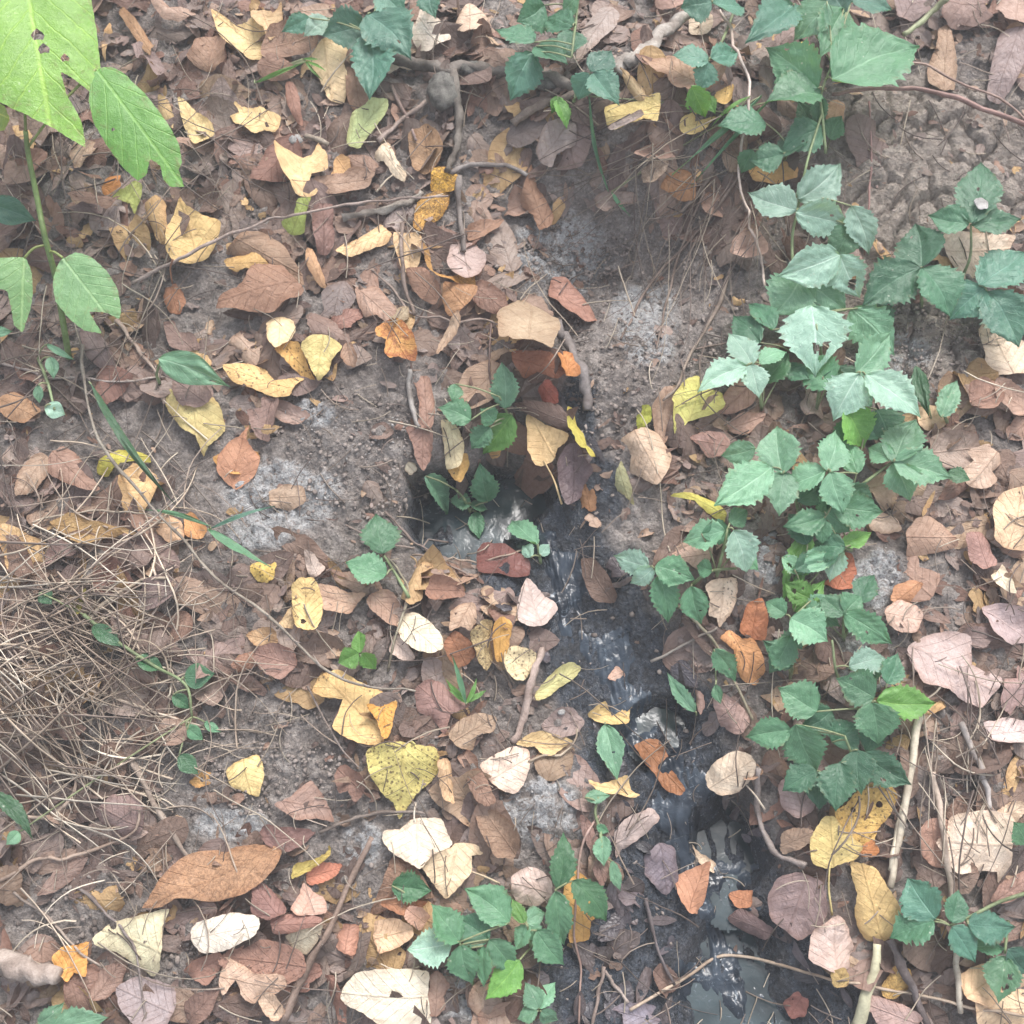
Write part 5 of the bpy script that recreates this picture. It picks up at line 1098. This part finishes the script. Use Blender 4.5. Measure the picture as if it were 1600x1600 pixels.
def lump(px, py, rx, ry, seed, h=.5):
    c = G(np.array(px), np.array(py), 0, HT); th, ph = np.meshgrid(np.linspace(0, 2 * pi, 25)[:-1], np.linspace(0, pi, 15))
    x = np.cos(th) * np.sin(ph); y = np.sin(th) * np.sin(ph); z = np.cos(ph)
    k = 1 + .28 * fbm(x * 2 + z, y * 2 - z, seed, 3) + .12 * fbm(x * 6 + z * 3, y * 6, seed + 1, 2)
    V = np.stack([x * rx * M * k, y * ry * M * k, z * h * min(rx, ry) * M * k], -1).reshape(-1, 3) + c
    n = 24; F_ = [(i * n + j, i * n + (j + 1) % n, (i + 1) * n + (j + 1) % n, (i + 1) * n + j) for i in range(14) for j in range(n)]
    return V, F_
br = [o for o in bpy.data.objects if o.get('label', '').startswith('lichen covered')][0]
V, f = lump(692, 140, 26, 40, 3, .8); mesh_obj('lichen_clump', V, f, MAT_MOSS, parent=br)
V, f = lump(740, 108, 40, 14, 5, .8); mesh_obj('lichen_clump', V, f, MAT_MOSS, parent=br)
V, f = lump(855, 128, 22, 16, 8, .8); mesh_obj('lichen_clump', V, f, MAT_MOSS, parent=br)
V, f = lump(462, 219, 11, 9, 13, .8); tag(mesh_obj('pebble', V, f, MAT_PALE), 'white pebble on the bare soil left of the pale green leaf', 'pebble')
V, f = lump(876, 1112 , 7, 5, 14, .8); tag(mesh_obj('pebble', V, f, MAT_PALE), 'tiny white pebble on the grey brown crumpled leaf', 'pebble')
for px, py, s, lb in ((496, 218, 20, 'pale grey'), ):
    Q = G(np.array([476., 495, 513]), np.array([212., 217, 226]), .003, HT); v, f, u = tube(crom(Q, 4), .0026, 7, .3, 3)
    tag(mesh_obj('twig', v, f, MAT_BARK, color=lin((176, 160, 138))), 'short stubby twig end right of the white pebble', 'twig', 'twigs on the litter')

# ------------------------------------------------------------ living plants
def up3(p):     # from a point towards the sky and somewhat towards the viewer
    v = CAM - p; return v / np.linalg.norm(v)
def leaflet(parent, b3, t3, wm, color, seed, serr=.055, ns=26, nt=9, name='leaflet', lobed=False, hole=None, label=None, pleat=1., ovate=.42, droop=None):
    r = random.Random(seed); b3 = np.asarray(b3, float); t3 = np.asarray(t3, float); L = np.linalg.norm(t3 - b3); a = (t3 - b3) / L
    ref = up3((b3 + t3) / 2) * .55 + np.array([0, 0, .45]) + np.array([r.uniform(-.42, .42), r.uniform(-.42, .42), 0])
    n_ = np.cross(ref, a); n_ /= np.linalg.norm(n_); up = np.cross(a, n_)
    s = np.linspace(0, 1, ns); tt = np.linspace(-1, 1, nt * 2 + 1)
    nteeth = 9 if not lobed else 8
    # outline: broad near the base, drawn out to a point
    w = (s ** .55) * (1 - s) ** r.uniform(.95, 1.2) * (1 + .35 * np.sin(pi * s)); w = w / w.max() * wm / 2
    tj = vnoise(s * 6 + seed, s * 0, seed) * .4; saw = (s * nteeth + tj) % 1; saw2 = (s * nteeth * 2.3 + tj) % 1
    w = w * (1 + serr * 1.7 * (saw - .5) * (1 + .5 * vnoise(s * 9, s * 0, seed + 4)) + serr * 1. * (saw2 - .5) + .06 * vnoise(s * 3, s * 0 + seed, seed))
    if lobed: w = w * (1 - .30 * np.exp(-((s - .52) / .045) ** 2))
    w[0] = wm * .015; w[-1] = wm * .01
    Sg, Tg = np.meshgrid(s, tt, indexing='ij'); Wg = w[:, None] * np.ones_like(Tg)
    asym = 1 + .08 * r.uniform(-1, 1) * np.sign(Tg)
    sweep = .10 * np.abs(Tg) * np.sin(pi * Sg)                     # side veins run forward
    al = (Sg + sweep * .6 * (1 - Sg)) * L; la = Tg * Wg * asym
    bend = r.uniform(.03, .16) if droop is None else droop; fold = r.uniform(.04, .42)
    ph = Sg * 7 - np.abs(Tg) ** .85 * 2.4
    z = L * (bend * 4 * Sg * (1 - Sg) * .35 - bend * .8 * np.clip(Sg - .5, 0, 1) ** 2) + fold * np.abs(la) - .25 * fold * la ** 2 / (wm * .5)
    z = z + pleat * r.uniform(.008, .024) * L * -np.cos(2 * pi * ph) * np.abs(Tg) ** .6 * np.clip(1.15 - np.abs(Tg), 0, 1) * np.sin(pi * np.clip(Sg, .02, .98)) ** .4
    z = z + .045 * L * fbm(Sg * 3.5 + seed, Tg * 2.4, seed, 3) + .03 * L * Tg * np.sin(Sg * 5 + seed) * r.uniform(-.8, .8)
    side = .06 * L * np.sin(pi * Sg) * r.uniform(-1, 1)
    V = b3 + a * al[..., None] + n_ * (la + side)[..., None] + up * z[..., None]
    n1, n2 = Sg.shape; ii = np.arange(n1 * n2).reshape(n1, n2)
    q = np.stack([ii[:-1, :-1], ii[1:, :-1], ii[1:, 1:], ii[:-1, 1:]], -1).reshape(-1, 4)
    if hole is not None:      # eaten places
        sc = (Sg[:-1, :-1] + Sg[1:, 1:]).ravel() / 2; tc_ = (Tg[:-1, :-1] + Tg[1:, 1:]).ravel() / 2
        k = np.ones(len(q), bool)
        for hs_, ht, hr in hole: k &= np.hypot((sc - hs_), (tc_ - ht) * .5) > hr
        q = q[k]
    c = np.asarray(lin(color, .85)) * r.uniform(.74, 1.28)
    ed = np.clip((np.abs(Tg) - .75) * 4, 0, 1).ravel()
    o = mesh_obj(name, V.reshape(-1, 3), q, MAT_GREEN, parent=parent, uv=np.stack([Sg.ravel(), Tg.ravel()], 1), color=tuple(c), attrs={'edge': ed})
    if label: o['label'] = label
    return o
def scale_at(p): return np.linalg.norm(p - CAM) * TANH / 800 / 1.03
# colours as seen; w has surface sheen and pale undersides put into the colour
CG = {'d': (78, 134, 102), 'm': (98, 156, 116), 'l': (124, 180, 144), 'w': (162, 206, 188), 'y': (112, 174, 76), 'b': (84, 140, 120), 'x': (70, 122, 82)}
# plant: name ; label ; category ; base pixel ; stem pixels (may be empty) ; leaflets: base x y, tip x y, width, colour, height mm, options
PLANTS = """
bramble;bramble shoot with dark drooping leaflets at the top left centre;600 -20;600 -20 585 20 572 50;572 38 503 56 58 b 30,578 48 577 155 64 b 34,574 22 642 92 74 b 36,512 28 474 56 34 w 24,484 28 440 50 28 b 20,590 -12 632 22 52 b 40
bramble;small single leafed bramble sprig at the top edge beside the off white leaf;672 -20;672 -20 676 -4;672 -16 680 28 38 b 26
bramble;bramble shoot right of the pinkish cream leaf at the top;905 -20;905 -20 900 30 893 90;835 66 774 46 48 d 30,838 72 887 100 52 d 30,832 82 798 157 56 b 30,850 8 808 34 52 d 34,895 40 850 28 42 d 32,893 48 888 90 40 d 28,905 -6 878 18 44 m 36
bramble;three leaflet bramble leaf below the top shoot near the lichened branch;896 160;896 160 905 135 922 114;923 112 956 78 42 b 30,921 114 903 156 38 b 28,927 113 968 164 48 b 30
bramble;dark trifoliate bramble leaf right of the weathered wood;1150 10;1150 10 1130 60 1110 92;1108 94 1050 86 40 b 24,1110 92 1152 82 36 b 24,1107 96 1090 144 36 b 24
bramble;two joined bramble leaflets at the top edge above the dark trifoliate leaf;1112 -12;1112 -12 1112 5;1112 4 1064 12 54 b 34,1113 4 1162 12 52 b 34
seedling;tiny lobed light green seedling by the lichened branch;868 175;;868 152 886 202 26 y 10,872 150 862 178 16 y 10
seedling;light green lacy seedling below the dark trifoliate leaf;1095 160;;1080 134 1102 184 36 y 12,1100 150 1118 178 20 y 12
bramble;large bramble with the biggest serrated leaves at the top right;1290 240;1290 240 1285 180 1283 148 1300 100;1282 146 1196 158 74 m 52,1278 138 1196 74 66 m 54,1300 124 1437 72 112 m 62,1283 150 1279 200 26 m 44,1292 2 1240 64 60 l 60,1318 14 1284 88 54 m 56,1330 2 1394 14 60 b 58,1240 6 1166 64 56 b 44,1322 20 1296 -20 60 b 56
bramble;small bramble leaves left of the pale drooping leaflets;1225 250;1225 250 1240 230 1285 205;1196 192 1122 196 56 d 30,1224 240 1170 250 46 d 30,1286 200 1220 236 50 d 34
bramble;pale sheened bramble shoot in the upper right middle;1250 560;1250 560 1240 440 1238 370 1246 330 1262 250 1290 160;1247 312 1314 254 58 w 44,1244 329 1168 300 56 w 44,1243 333 1327 352 56 w 44,1330 322 1358 398 44 w 36,1326 352 1304 404 48 m 32
bramble;whitish bramble leaflets above the drooping eaten one;1270 520;1270 520 1290 450 1310 400;1312 398 1214 432 62 w 44,1312 398 1344 466 56 w 44 h,1250 436 1206 494 78 l 30,1256 440 1322 486 76 l 30
bramble;pale drooping eaten bramble leaf right of centre;1276 640;1276 640 1284 560 1270 482;1268 478 1274 588 96 w 36 h,1330 482 1398 556 62 l 24,1360 480 1390 520 50 d 22
bramble;bramble leaf of three dark leaflets left of the beige leaf;1440 480;1440 480 1440 412;1440 418 1430 348 66 d 34,1438 418 1348 478 70 d 34,1440 418 1486 494 72 d 34
bramble;bramble leaf marked with a white dropping at the right;1500 440;1500 440 1516 400 1517 350;1517 348 1534 252 64 d 40,1514 350 1450 336 46 d 38,1518 350 1596 342 44 d 38
bramble;bramble leaf at the right edge above the large cream leaf;1550 520;1550 520 1542 455;1530 446 1604 392 68 b 38,1538 450 1484 500 66 b 36,1543 456 1592 542 74 b 36
bramble;bluish trifoliate bramble leaf above the yellow green leaf;1190 640;1190 640 1185 600 1175 570;1176 570 1138 520 48 w 34,1166 572 1090 612 46 w 34,1172 570 1186 622 42 w 34,1186 568 1230 550 32 l 34
bramble;bright trifoliate bramble leaf in the middle of the right side;1330 680;1330 680 1340 620 1343 583;1338 584 1393 518 54 l 48,1343 584 1302 658 62 w 50,1352 586 1440 652 66 w 50,1300 606 1256 560 60 m 30,1320 640 1350 700 70 y 26,1370 640 1390 690 60 d 26
grass_blade;broad dark green blade right of the bright trifoliate leaf;1455 655;;1432 572 1452 652 22 x 12
seedling;small upright green sprig beside the red brown curled leaf;1480 660;1480 660 1474 645;1470 652 1496 594 34 l 14
bramble;bramble shoot with broad leaves left of the lower middle right cluster;1250 810;1250 810 1240 770 1225 738;1223 740 1214 664 64 l 42,1180 700 1126 712 40 l 36,1206 730 1116 790 64 l 42,1226 738 1218 806 58 l 40
bramble;bramble leaf between the two broad leaved shoots;1310 840;1310 840 1300 780 1295 735;1292 736 1306 672 48 l 42,1290 736 1226 764 52 l 42,1297 738 1318 804 54 l 42,1340 740 1320 690 40 m 30
bramble;bramble leaf pointing at the grey brown leaf;1330 770;1330 770 1370 740 1396 720;1397 722 1432 656 62 l 44,1397 716 1356 700 36 l 42,1396 720 1488 746 62 l 44,1397 722 1422 784 50 l 40,1480 740 1516 750 26 x 16
bramble;low bramble leaves on the pale grit;1330 860;1330 860 1314 850 1290 808;1290 806 1224 822 42 m 30,1288 800 1328 832 40 m 30,1286 812 1284 852 30 m 28,1300 790 1380 800 54 m 30,1315 850 1362 832 26 y 20
bramble;pale trifoliate leaf above the rosy cream leaf;1120 900;1120 900 1130 860 1137 826;1133 828 1066 846 46 l 28,1146 828 1166 894 62 w 32,1140 818 1168 796 32 m 26
nettle;white dusted nettle leaves at the right bank of the stream;1060 950;1060 950 1040 915 1022 888;1014 886 958 868 40 w 22,1022 886 984 912 28 w 22,1024 884 1086 906 46 m 24,1030 898 1044 974 46 m 24
nettle;young nettle left of the blush dotted leaf;1080 915;1080 915 1110 893 1150 888;1113 893 1088 884 30 m 20,1080 916 1096 976 42 m 20
nettle;pale drooping nettle over the rust red curled leaf;1320 860;1320 860 1312 862;1312 858 1296 910 36 w 22,1310 870 1232 892 26 l 20,1305 862 1250 868 24 l 20
bramble;bramble leaf with the veined leaflet pointing right over litter;1318 1000;1318 1000 1318 960;1320 958 1346 932 46 m 30,1320 958 1394 1006 46 m 32,1318 962 1280 930 42 m 30
bramble;light green crinkled bramble leaf beside the lacy stems;1235 1060;1235 1060 1238 1000 1236 968;1235 966 1294 1002 62 l 32,1236 994 1202 1052 42 m 26,1228 960 1196 940 34 m 26,1270 936 1226 910 40 y 20 h,1262 960 1300 930 36 l 22 h
bramble;bramble leaf with a wet sheen above the pointed ribbed leaflet;1345 1090;1345 1090 1310 1060 1300 1000;1326 1042 1384 1028 42 w 28,1366 1090 1306 1060 56 m 30
bramble;long ribbed bramble leaflet reaching the lilac leaf;1370 1130;1370 1130 1368 1096;1370 1095 1464 1098 52 y 30,1362 1098 1372 1164 66 m 32,1276 1112 1216 1074 62 m 30,1300 1110 1250 1140 50 d 18
bramble;lowest bramble leaves at the foot of the right hand thicket;1310 1260;1310 1260 1330 1190 1320 1150;1236 1140 1164 1152 46 m 26,1244 1132 1276 1206 62 m 30,1314 1192 1306 1268 54 d 28,1276 1204 1222 1236 44 d 20,1340 1172 1346 1242 50 d 26,1346 1178 1424 1226 50 d 26,1300 1160 1340 1130 50 d 16
seedling;narrow green leaf above the small curled pink leaf;1088 1118;;1086 1112 1042 1050 24 l 10
seedling;small green leaf left of the peach orange leaf;1118 1060;;1116 1014 1150 1066 34 m 14,1118 1070 1126 1100 18 m 10
seedling;mottled green leaf hanging between the two curled yellow leaves;945 1130;;945 1132 964 1218 40 l 10
nettle;speckled two leafed nettle on the slope above the egg shaped leaf;640 935;640 935 620 900 600 868;598 865 588 802 60 m 22,604 898 540 878 50 m 22
seedling;fresh green three leafed seedling left of the egg shaped leaf;565 1040;565 1040 563 1022;563 1020 560 986 28 y 14,560 1020 528 1036 34 y 14,566 1020 588 1046 28 y 14
nettle;green plant growing out of the hollow above the pool;800 670;800 670 790 640 780 620;790 638 784 566 46 l 26,736 656 684 636 42 m 20,766 668 736 702 36 m 18,800 648 754 710 54 y 22,772 660 750 638 34 m 18,712 600 706 628 24 m 12
seedling;oval leafed green plant standing in the pool;735 800;735 800 725 780 712 765;665 744 700 804 46 l 10,762 784 750 724 44 m 12,736 786 700 782 28 m 8,735 790 762 796 24 m 8,744 800 749 842 26 m 6
seedling;pale drooping seedling at the pool's outlet;845 880;845 880 840 850;838 850 798 810 40 l 14,830 870 816 852 22 w 12,845 868 858 850 20 w 12
nettle;nettle with a white splashed leaf at the bottom centre left;740 1540;740 1540 725 1500 718 1472;796 1442 726 1388 54 m 26,718 1472 674 1412 50 m 24,764 1470 712 1434 48 d 22,706 1474 636 1484 52 w 22,720 1476 738 1538 50 m 24,755 1478 756 1542 30 m 24,764 1468 802 1522 42 m 24
nettle;tall pointed nettle left of the long golden leaf;870 1400;870 1400 868 1390;872 1390 880 1300 38 x 26,868 1392 882 1478 40 m 26,894 1376 948 1440 46 x 26
seedling;bright young leaves between the two bottom nettles;830 1480;830 1480 825 1450;820 1442 800 1404 22 y 24,822 1440 852 1426 28 l 24,828 1446 806 1484 32 l 24,838 1454 882 1508 44 m 26,812 1500 758 1562 46 y 22,824 1446 840 1470 30 l 24
seedling;small lobed seedling at the bottom edge;842 1580;;842 1576 820 1534 30 l 14,842 1576 868 1534 28 l 14,845 1580 872 1594 26 l 14,840 1580 808 1592 28 l 14
seedling;dark green round leaf beneath the overlapping cream leaves;640 1400;;612 1384 674 1392 44 x 4
creeper;slender green creeper below the yellow crescent leaf;940 1270;940 1340 938 1300 930 1270 935 1245;914 1246 954 1243 20 l 10,944 1306 944 1354 26 l 10,955 1345 970 1392 20 l 8,932 1290 952 1300 14 m 8
bramble;young green plant with lobed leaflets at the lower right;1470 1480;1605 1395 1560 1410 1520 1430 1484 1446;1462 1436 1418 1372 60 b 34 l,1460 1440 1390 1466 62 d 34 l,1488 1442 1498 1390 36 d 32,1512 1444 1588 1448 44 b 34,1487 1448 1524 1504 44 b 34,1524 1480 1570 1482 30 d 20
bramble;eaten green leaflet hanging over the peach leaf at lower right;1575 1440;1575 1440 1570 1490;1570 1494 1560 1568 46 m 24 h,1574 1484 1606 1522 44 b 24
seedling;green leaf cut off by the right edge beside the cream square leaf;1605 1300;;1605 1318 1584 1284 34 m 20
seedling;large green leaves at the bottom left corner;60 1600;;75 1612 168 1590 44 l 30,60 1600 100 1566 26 l 26
shrub_sprig;small shrub with one smooth oval green leaf at the left;250 620;250 600 245 585 250 566;248 560 358 604 46 l 34 s
shrub_sprig;little round shrub leaves among the thorny twigs;90 640;60 560 75 600 85 640;78 558 84 592 18 l 26 s,60 602 62 630 14 l 26 s,70 636 102 648 26 w 26 s,72 538 116 562 10 l 26 s
herb;dark green round leaves hidden in the dry grass;250 1060;130 960 180 1000 240 1040 290 1070 300 1120;146 976 190 1010 28 x 10 s,212 1030 256 1046 30 x 8 s,288 1058 336 1052 38 m 8 s,270 1086 296 1108 20 x 6 s,290 1134 318 1156 20 m 6 s,320 1128 346 1144 15 m 6 s,62 926 80 944 22 x 12 s,280 1180 310 1210 26 x 10 s,30 1300 10 1320 20 l 12 s
grass_tuft;small bright green grass tuft right of the brown leaf;730 1100;;728 1098 696 1060 10 y 6,728 1098 700 1078 8 y 6,728 1100 745 1060 8 y 8,730 1098 760 1078 9 y 6,728 1100 706 1022 9 m 10
grass_blade;long green blades arching over the bare slope to the small gold leaf;330 830;;325 828 424 885 14 m 26,328 822 220 796 7 m 20,330 826 430 790 7 b 24
grass_blade;long out of focus green blade crossing the thorny stem;140 600;;142 600 282 798 11 x 60
grass_blade;broad olive blade at the left edge near the mauve leaf;-10 1240;;-12 1236 52 1312 24 x 60
grass_tuft;green stems along the earth step left of the bramble;1150 180;;1190 150 1050 272 7 m 14,1200 160 1080 290 6 m 14,920 150 950 300 7 m 12,1172 150 1110 200 6 y 14,955 300 985 338 6 m 8
grass_tuft;drooping green seedling stem over the brown leaves at upper left;400 130;;398 130 480 96 6 y 12,478 96 510 112 4 y 10,476 94 505 126 4 y 10,474 92 500 92 4 y 10
stinging_vine;eaten green lace of bramble stems above the crinkled leaf;1250 930;;1262 830 1222 940 40 y 16 h,1222 870 1258 900 30 l 14 h,1300 870 1232 884 34 l 16 h,1240 955 1290 905 34 y 14 h
""".strip().split('\n')
hid = 0
for line in PLANTS:
    nm, lab, base, stem, lfs = line.split(';'); hid += 1; nm = {'grass_blade': 'grass_plant'}.get(nm, nm)
    bx, by = [float(v) for v in base.split()]; b3 = G(np.array(bx), np.array(by), 0, HT)
    pe = empty(nm, b3, lab, {'bramble': 'bramble', 'grass_plant': 'grass', 'grass_tuft': 'grass', 'shrub_sprig': 'shrub', 'stinging_vine': 'vine'}.get(nm, nm),
               {'bramble': 'brambles over the litter', 'seedling': 'green seedlings', 'nettle': 'nettles along the seep'}.get(nm))
    if nm == 'stinging_vine': pe.name = 'bramble'; pe['category'] = 'bramble'; pe['group'] = 'brambles over the litter'
    hmax = max(float(l.split()[6]) for l in lfs.split(',')) * .001; nodes = []
    if stem:
        P = np.array([float(v) for v in stem.split()]).reshape(-1, 2); P = crom(P, 6)
        hh = np.linspace(.3 if len(P) > 14 else .0, 1, len(P)) ** .6 * hmax * .92
        Q = G(P[:, 0], P[:, 1], 0, HT); Q = np.stack([G(P[k, 0], P[k, 1], hh[k], HT) for k in range(len(P))])
        v, f, u = tube(Q, np.linspace(.0017, .0011, len(Q)), 6); mesh_obj('stem', v, f, MAT_STEM, parent=pe, color=lin((140, 160, 112), .8)); nodes = list(zip(P, Q))
    else: nodes = [(np.array([bx, by]), b3 + np.array([0, 0, .001]))]
    for li, l in enumerate(lfs.split(',')):
        tk = l.split(); x0, y0, x1, y1, wd = [float(v) for v in tk[:5]]; c = tk[5]; h = float(tk[6]) * .001; op = tk[7] if len(tk) > 7 else ''
        rr2 = random.Random(hid * 50 + li); h0 = h; h1 = h * rr2.uniform(.55, 1.0)
        p0 = G(np.array(x0), np.array(y0), h0, HT); p1 = G(np.array(x1), np.array(y1), h1, HT)
        lenpx = math.hypot(x1 - x0, y1 - y0); thin = wd / lenpx < .22
        hole = [(rr2.uniform(.35, .75), rr2.uniform(-.5, .5), rr2.uniform(.06, .12)) for k in range(3)] if 'h' in op else None
        if not hole and lenpx > 60 and rr2.random() < .25: hole = [(rr2.uniform(.4, .8), rr2.uniform(-.6, .6), .035)]
        leaflet(pe, p0, p1, wd * 1.06 * scale_at(p0), CG[c], hid * 50 + li, serr=0 if (thin or 's' in op) else (.15 if 'l' in op else .12), name='blade' if thin else ('leaf' if 's' in op else 'leaflet'),
                lobed='l' in op, hole=hole, pleat=.25 if ('s' in op or thin) else 1., ns=34 if not thin else 14, nt=8 if not thin else 2)
        # leaf stalk from the nearest stem point
        dmin = min(nodes, key=lambda q: np.hypot(q[0][0] - x0, q[0][1] - y0))
        if np.linalg.norm(dmin[1] - p0) > .004:
            a_ = dmin[1]; mid = (a_ + p0) / 2 + np.array([0, 0, .003])
            v, f, u = tube(crom([a_, mid, p0], 4), .0008, 5); mesh_obj('leaf_stalk', v, f, MAT_STEM, parent=pe, color=lin((160, 172, 124), .8))
rb = random.Random(77)
for pe in [o for o in bpy.data.objects if o.name.split('.')[0] == 'bramble' and o.parent is None]:
    w3 = np.array(wloc(pe)); qx, qy = project(w3[0], w3[1], w3[2]); qx = float(qx); qy = float(qy)
    if not (1120 < qx < 1420 and 180 < qy < 1300): continue
    for k in range(2):
        x0 = qx + rb.gauss(0, 26); y0 = qy - rb.uniform(0, 90); a = rb.uniform(0, 2 * pi); L = rb.uniform(40, 62)
        p0 = G(np.array(x0), np.array(y0), rb.uniform(.014, .030), HT); p1 = G(np.array(x0 + math.cos(a) * L), np.array(y0 + math.sin(a) * L), rb.uniform(.008, .022), HT)
        leaflet(pe, p0, p1, L * rb.uniform(.72, .85) * scale_at(p0), CG[rb.choice('dxmd')], 4000 + int(qx) + k, serr=.12, ns=30)
        v, f, u = tube(crom([w3 + [0, 0, .002], (w3 + p0) / 2 + [0, 0, .006], p0], 4), .0008, 5); mesh_obj('leaf_stalk', v, f, MAT_STEM, parent=pe, color=lin((150, 160, 118), .8))
# white dropping on the bramble leaf at the right
pl = [o for o in bpy.data.objects if o.get('label', '').startswith('bramble leaf marked with a white')][0]
c = G(np.array(1533.), np.array(318.), .045, HT)
V, f = lump(1533, 318, 11, 12, 31, .12); V = V - V.mean(0) + c; mesh_obj('bird_dropping', V, f, MAT_PALE, parent=pl)

# the big plant at the top left: broad smooth leaves held well above the litter
def big_leaf(parent, pix, base, tip, hb, ht, color, seed, holes=(), fold=.12):
    P = np.array(pix, float).reshape(-1, 2); b3 = G(np.array(float(base[0])), np.array(float(base[1])), hb); t3 = G(np.array(float(tip[0])), np.array(float(tip[1])), ht)
    a = (t3 - b3) / np.linalg.norm(t3 - b3); ref = up3(b3) * .6 + np.array([.1, -.05, .4]); n_ = np.cross(ref, a); n_ /= np.linalg.norm(n_); up = np.cross(a, n_)
    def onp(q): d = rays(np.array(q[0], float), np.array(q[1], float)); t = ((b3 - CAM) @ up) / (d @ up); v = CAM + d * t - b3; return np.array([v @ a, v @ n_])
    P2 = np.array([onp(q) for q in P]); sc = np.linalg.norm(onp(tip)) / math.hypot(tip[0] - base[0], tip[1] - base[1])
    H_ = [(*onp(q[:2]), q[2] * sc) for q in holes]
    vs, Fs, ed, L = flat_leaf(P2, seed, .0004, 22, H_, 5); LL = np.linalg.norm(t3 - b3)
    s = vs[:, 0] / LL; t = vs[:, 1] / (np.abs(vs[:, 1]).max())
    d = fold * np.abs(vs[:, 1]) + .10 * LL * 4 * s * (1 - s) * .4 - .03 * LL * t * t * 2 + .02 * LL * fbm(s * 3 + seed, t * 2, seed, 3)
    d += .006 * LL * np.cos(2 * pi * (s * 6 - np.abs(t) * 1.6)) * np.minimum(np.abs(t) * 2, 1)
    V = b3 + vs[:, :1] * a + vs[:, 1:] * n_ + d[:, None] * up
    return mesh_obj('leaf', V, Fs, MAT_GREEN, parent=parent, uv=np.stack([s * .8, t], 1), color=lin(color, .8), attrs={'edge': ed})
b3 = G(np.array(108.), np.array(560.), 0, HT)
pe = empty('broadleaf_plant', b3, 'tall plant with broad eaten bright green leaves at the top left', 'plant')
SP = crom(np.array([(108, 560), (98, 500), (86, 430), (70, 370), (56, 300), (44, 240), (40, 205)], float), 5)
Q = np.stack([G(SP[k, 0], SP[k, 1],   .004 + .120 * (k / (len(SP) - 1)) ** .8, HT) for k in range(len(SP))])
v, f, u = tube(Q, np.linspace(.0030, .0022, len(Q)), 8); mesh_obj('stem', v, f, MAT_STEM, parent=pe, color=lin((122, 150, 84), .8))
GY_ = (140, 200, 70)
big_leaf(pe, [-30, -60, 60, -70, 128, -40, 142, 0, 152, 60, 157, 110, 150, 150, 128, 138, 112, 128, 96, 120, 104, 150, 116, 172, 128, 196, 133, 229, 108, 216, 80, 198, 55, 188, 30, 176, 0, 164, -30, 150], (36, -55), (80, 205), .150, .135, GY_, 501, [(60, 62, 9), (70, 84, 8), (103, 100, 6)])
big_leaf(pe, [142, 118, 160, 106, 176, 106, 200, 122, 232, 156, 262, 196, 280, 228, 285, 255, 280, 266, 287, 290, 268, 292, 256, 282, 251, 262, 236, 252, 230, 276, 216, 282, 192, 262, 166, 226, 146, 190, 140, 160], (150, 108), (282, 285), .125, .105, (116, 184, 78), 502, [(178, 206, 3)])
big_leaf(pe, [-20, 150, 8, 168, 15, 184, 8, 204, -20, 210], (-20, 170), (14, 185), .12, .12, (170, 200, 90), 503)
big_leaf(pe, [94, 408, 118, 395, 145, 404, 166, 424, 184, 452, 189, 480, 186, 498, 165, 488, 140, 488, 148, 503, 158, 520, 132, 516, 108, 498, 88, 472, 83, 440], (98, 403), (165, 490), .075, .06, (134, 190, 124), 504)
big_leaf(pe, [-20, 406, 20, 402, 40, 403, 50, 428, 52, 455, 48, 485, 35, 519, 22, 508, 17, 480, 12, 456, -20, 446], (38, 403), (33, 516), .07, .055, (134, 188, 118), 505)
for (x0, y0, x1, y1, h) in ((44, 235, 150, 108, .125), (78, 400, 98, 403, .075), (70, 385, 38, 403, .072), (40, 205, 36, -50, .148)):
    i = np.argmin(np.hypot(SP[:, 0] - x0, SP[:, 1] - y0)); p1 = G(np.array(float(x1)), np.array(float(y1)), h, HT if h < .1 else None)
    v, f, u = tube(crom([Q[i], (Q[i] + p1) / 2 + [0, 0, .004], p1], 5), .0013, 6); mesh_obj('leaf_stalk', v, f, MAT_STEM, parent=pe, color=lin((150, 168, 92), .8))
pe2 = empty('weed', G(np.array(5.), np.array(345.), 0, HT), 'dull blue green leaf at the left edge above the broad plant\'s lower leaves', 'plant')
leaflet(pe2, G(np.array(-20.), np.array(318.), .03, HT), G(np.array(56.), np.array(345.), .03, HT), .028, CG['b'], 977, serr=0, name='leaf', pleat=.2)
leaflet(pe2, G(np.array(-15.), np.array(520.), .04, HT), G(np.array(20.), np.array(518.), .04, HT), .010, CG['l'], 978, serr=0, name='leaf', pleat=.2)

# ------------------------------------------------------------ added thin volume imitating a lens veil, lifting the darks
import bmesh
bm = bmesh.new(); bmesh.ops.create_cube(bm, size=1); me = bpy.data.meshes.new('haze'); bm.to_mesh(me); bm.free()
hz = bpy.data.objects.new('haze', me); COL.objects.link(hz); hz['kind'] = 'stuff'; hz['label'] = 'added thin pale volume standing in for the lens veil'; hz['category'] = 'haze'
hz.location = (0, 0, -2.2); hz.scale = (60, 60, 7)
mh = bpy.data.materials.new('haze'); mh.use_nodes = True; t_ = mh.node_tree; t_.nodes.remove(t_.nodes['Principled BSDF'])
pv = t_.nodes.new('ShaderNodeVolumePrincipled'); pv.inputs['Density'].default_value = .040; pv.inputs['Color'].default_value = (.93, .95, .97, 1)
t_.links.new(pv.outputs[0], t_.nodes['Material Output'].inputs['Volume']); me.materials.append(mh)
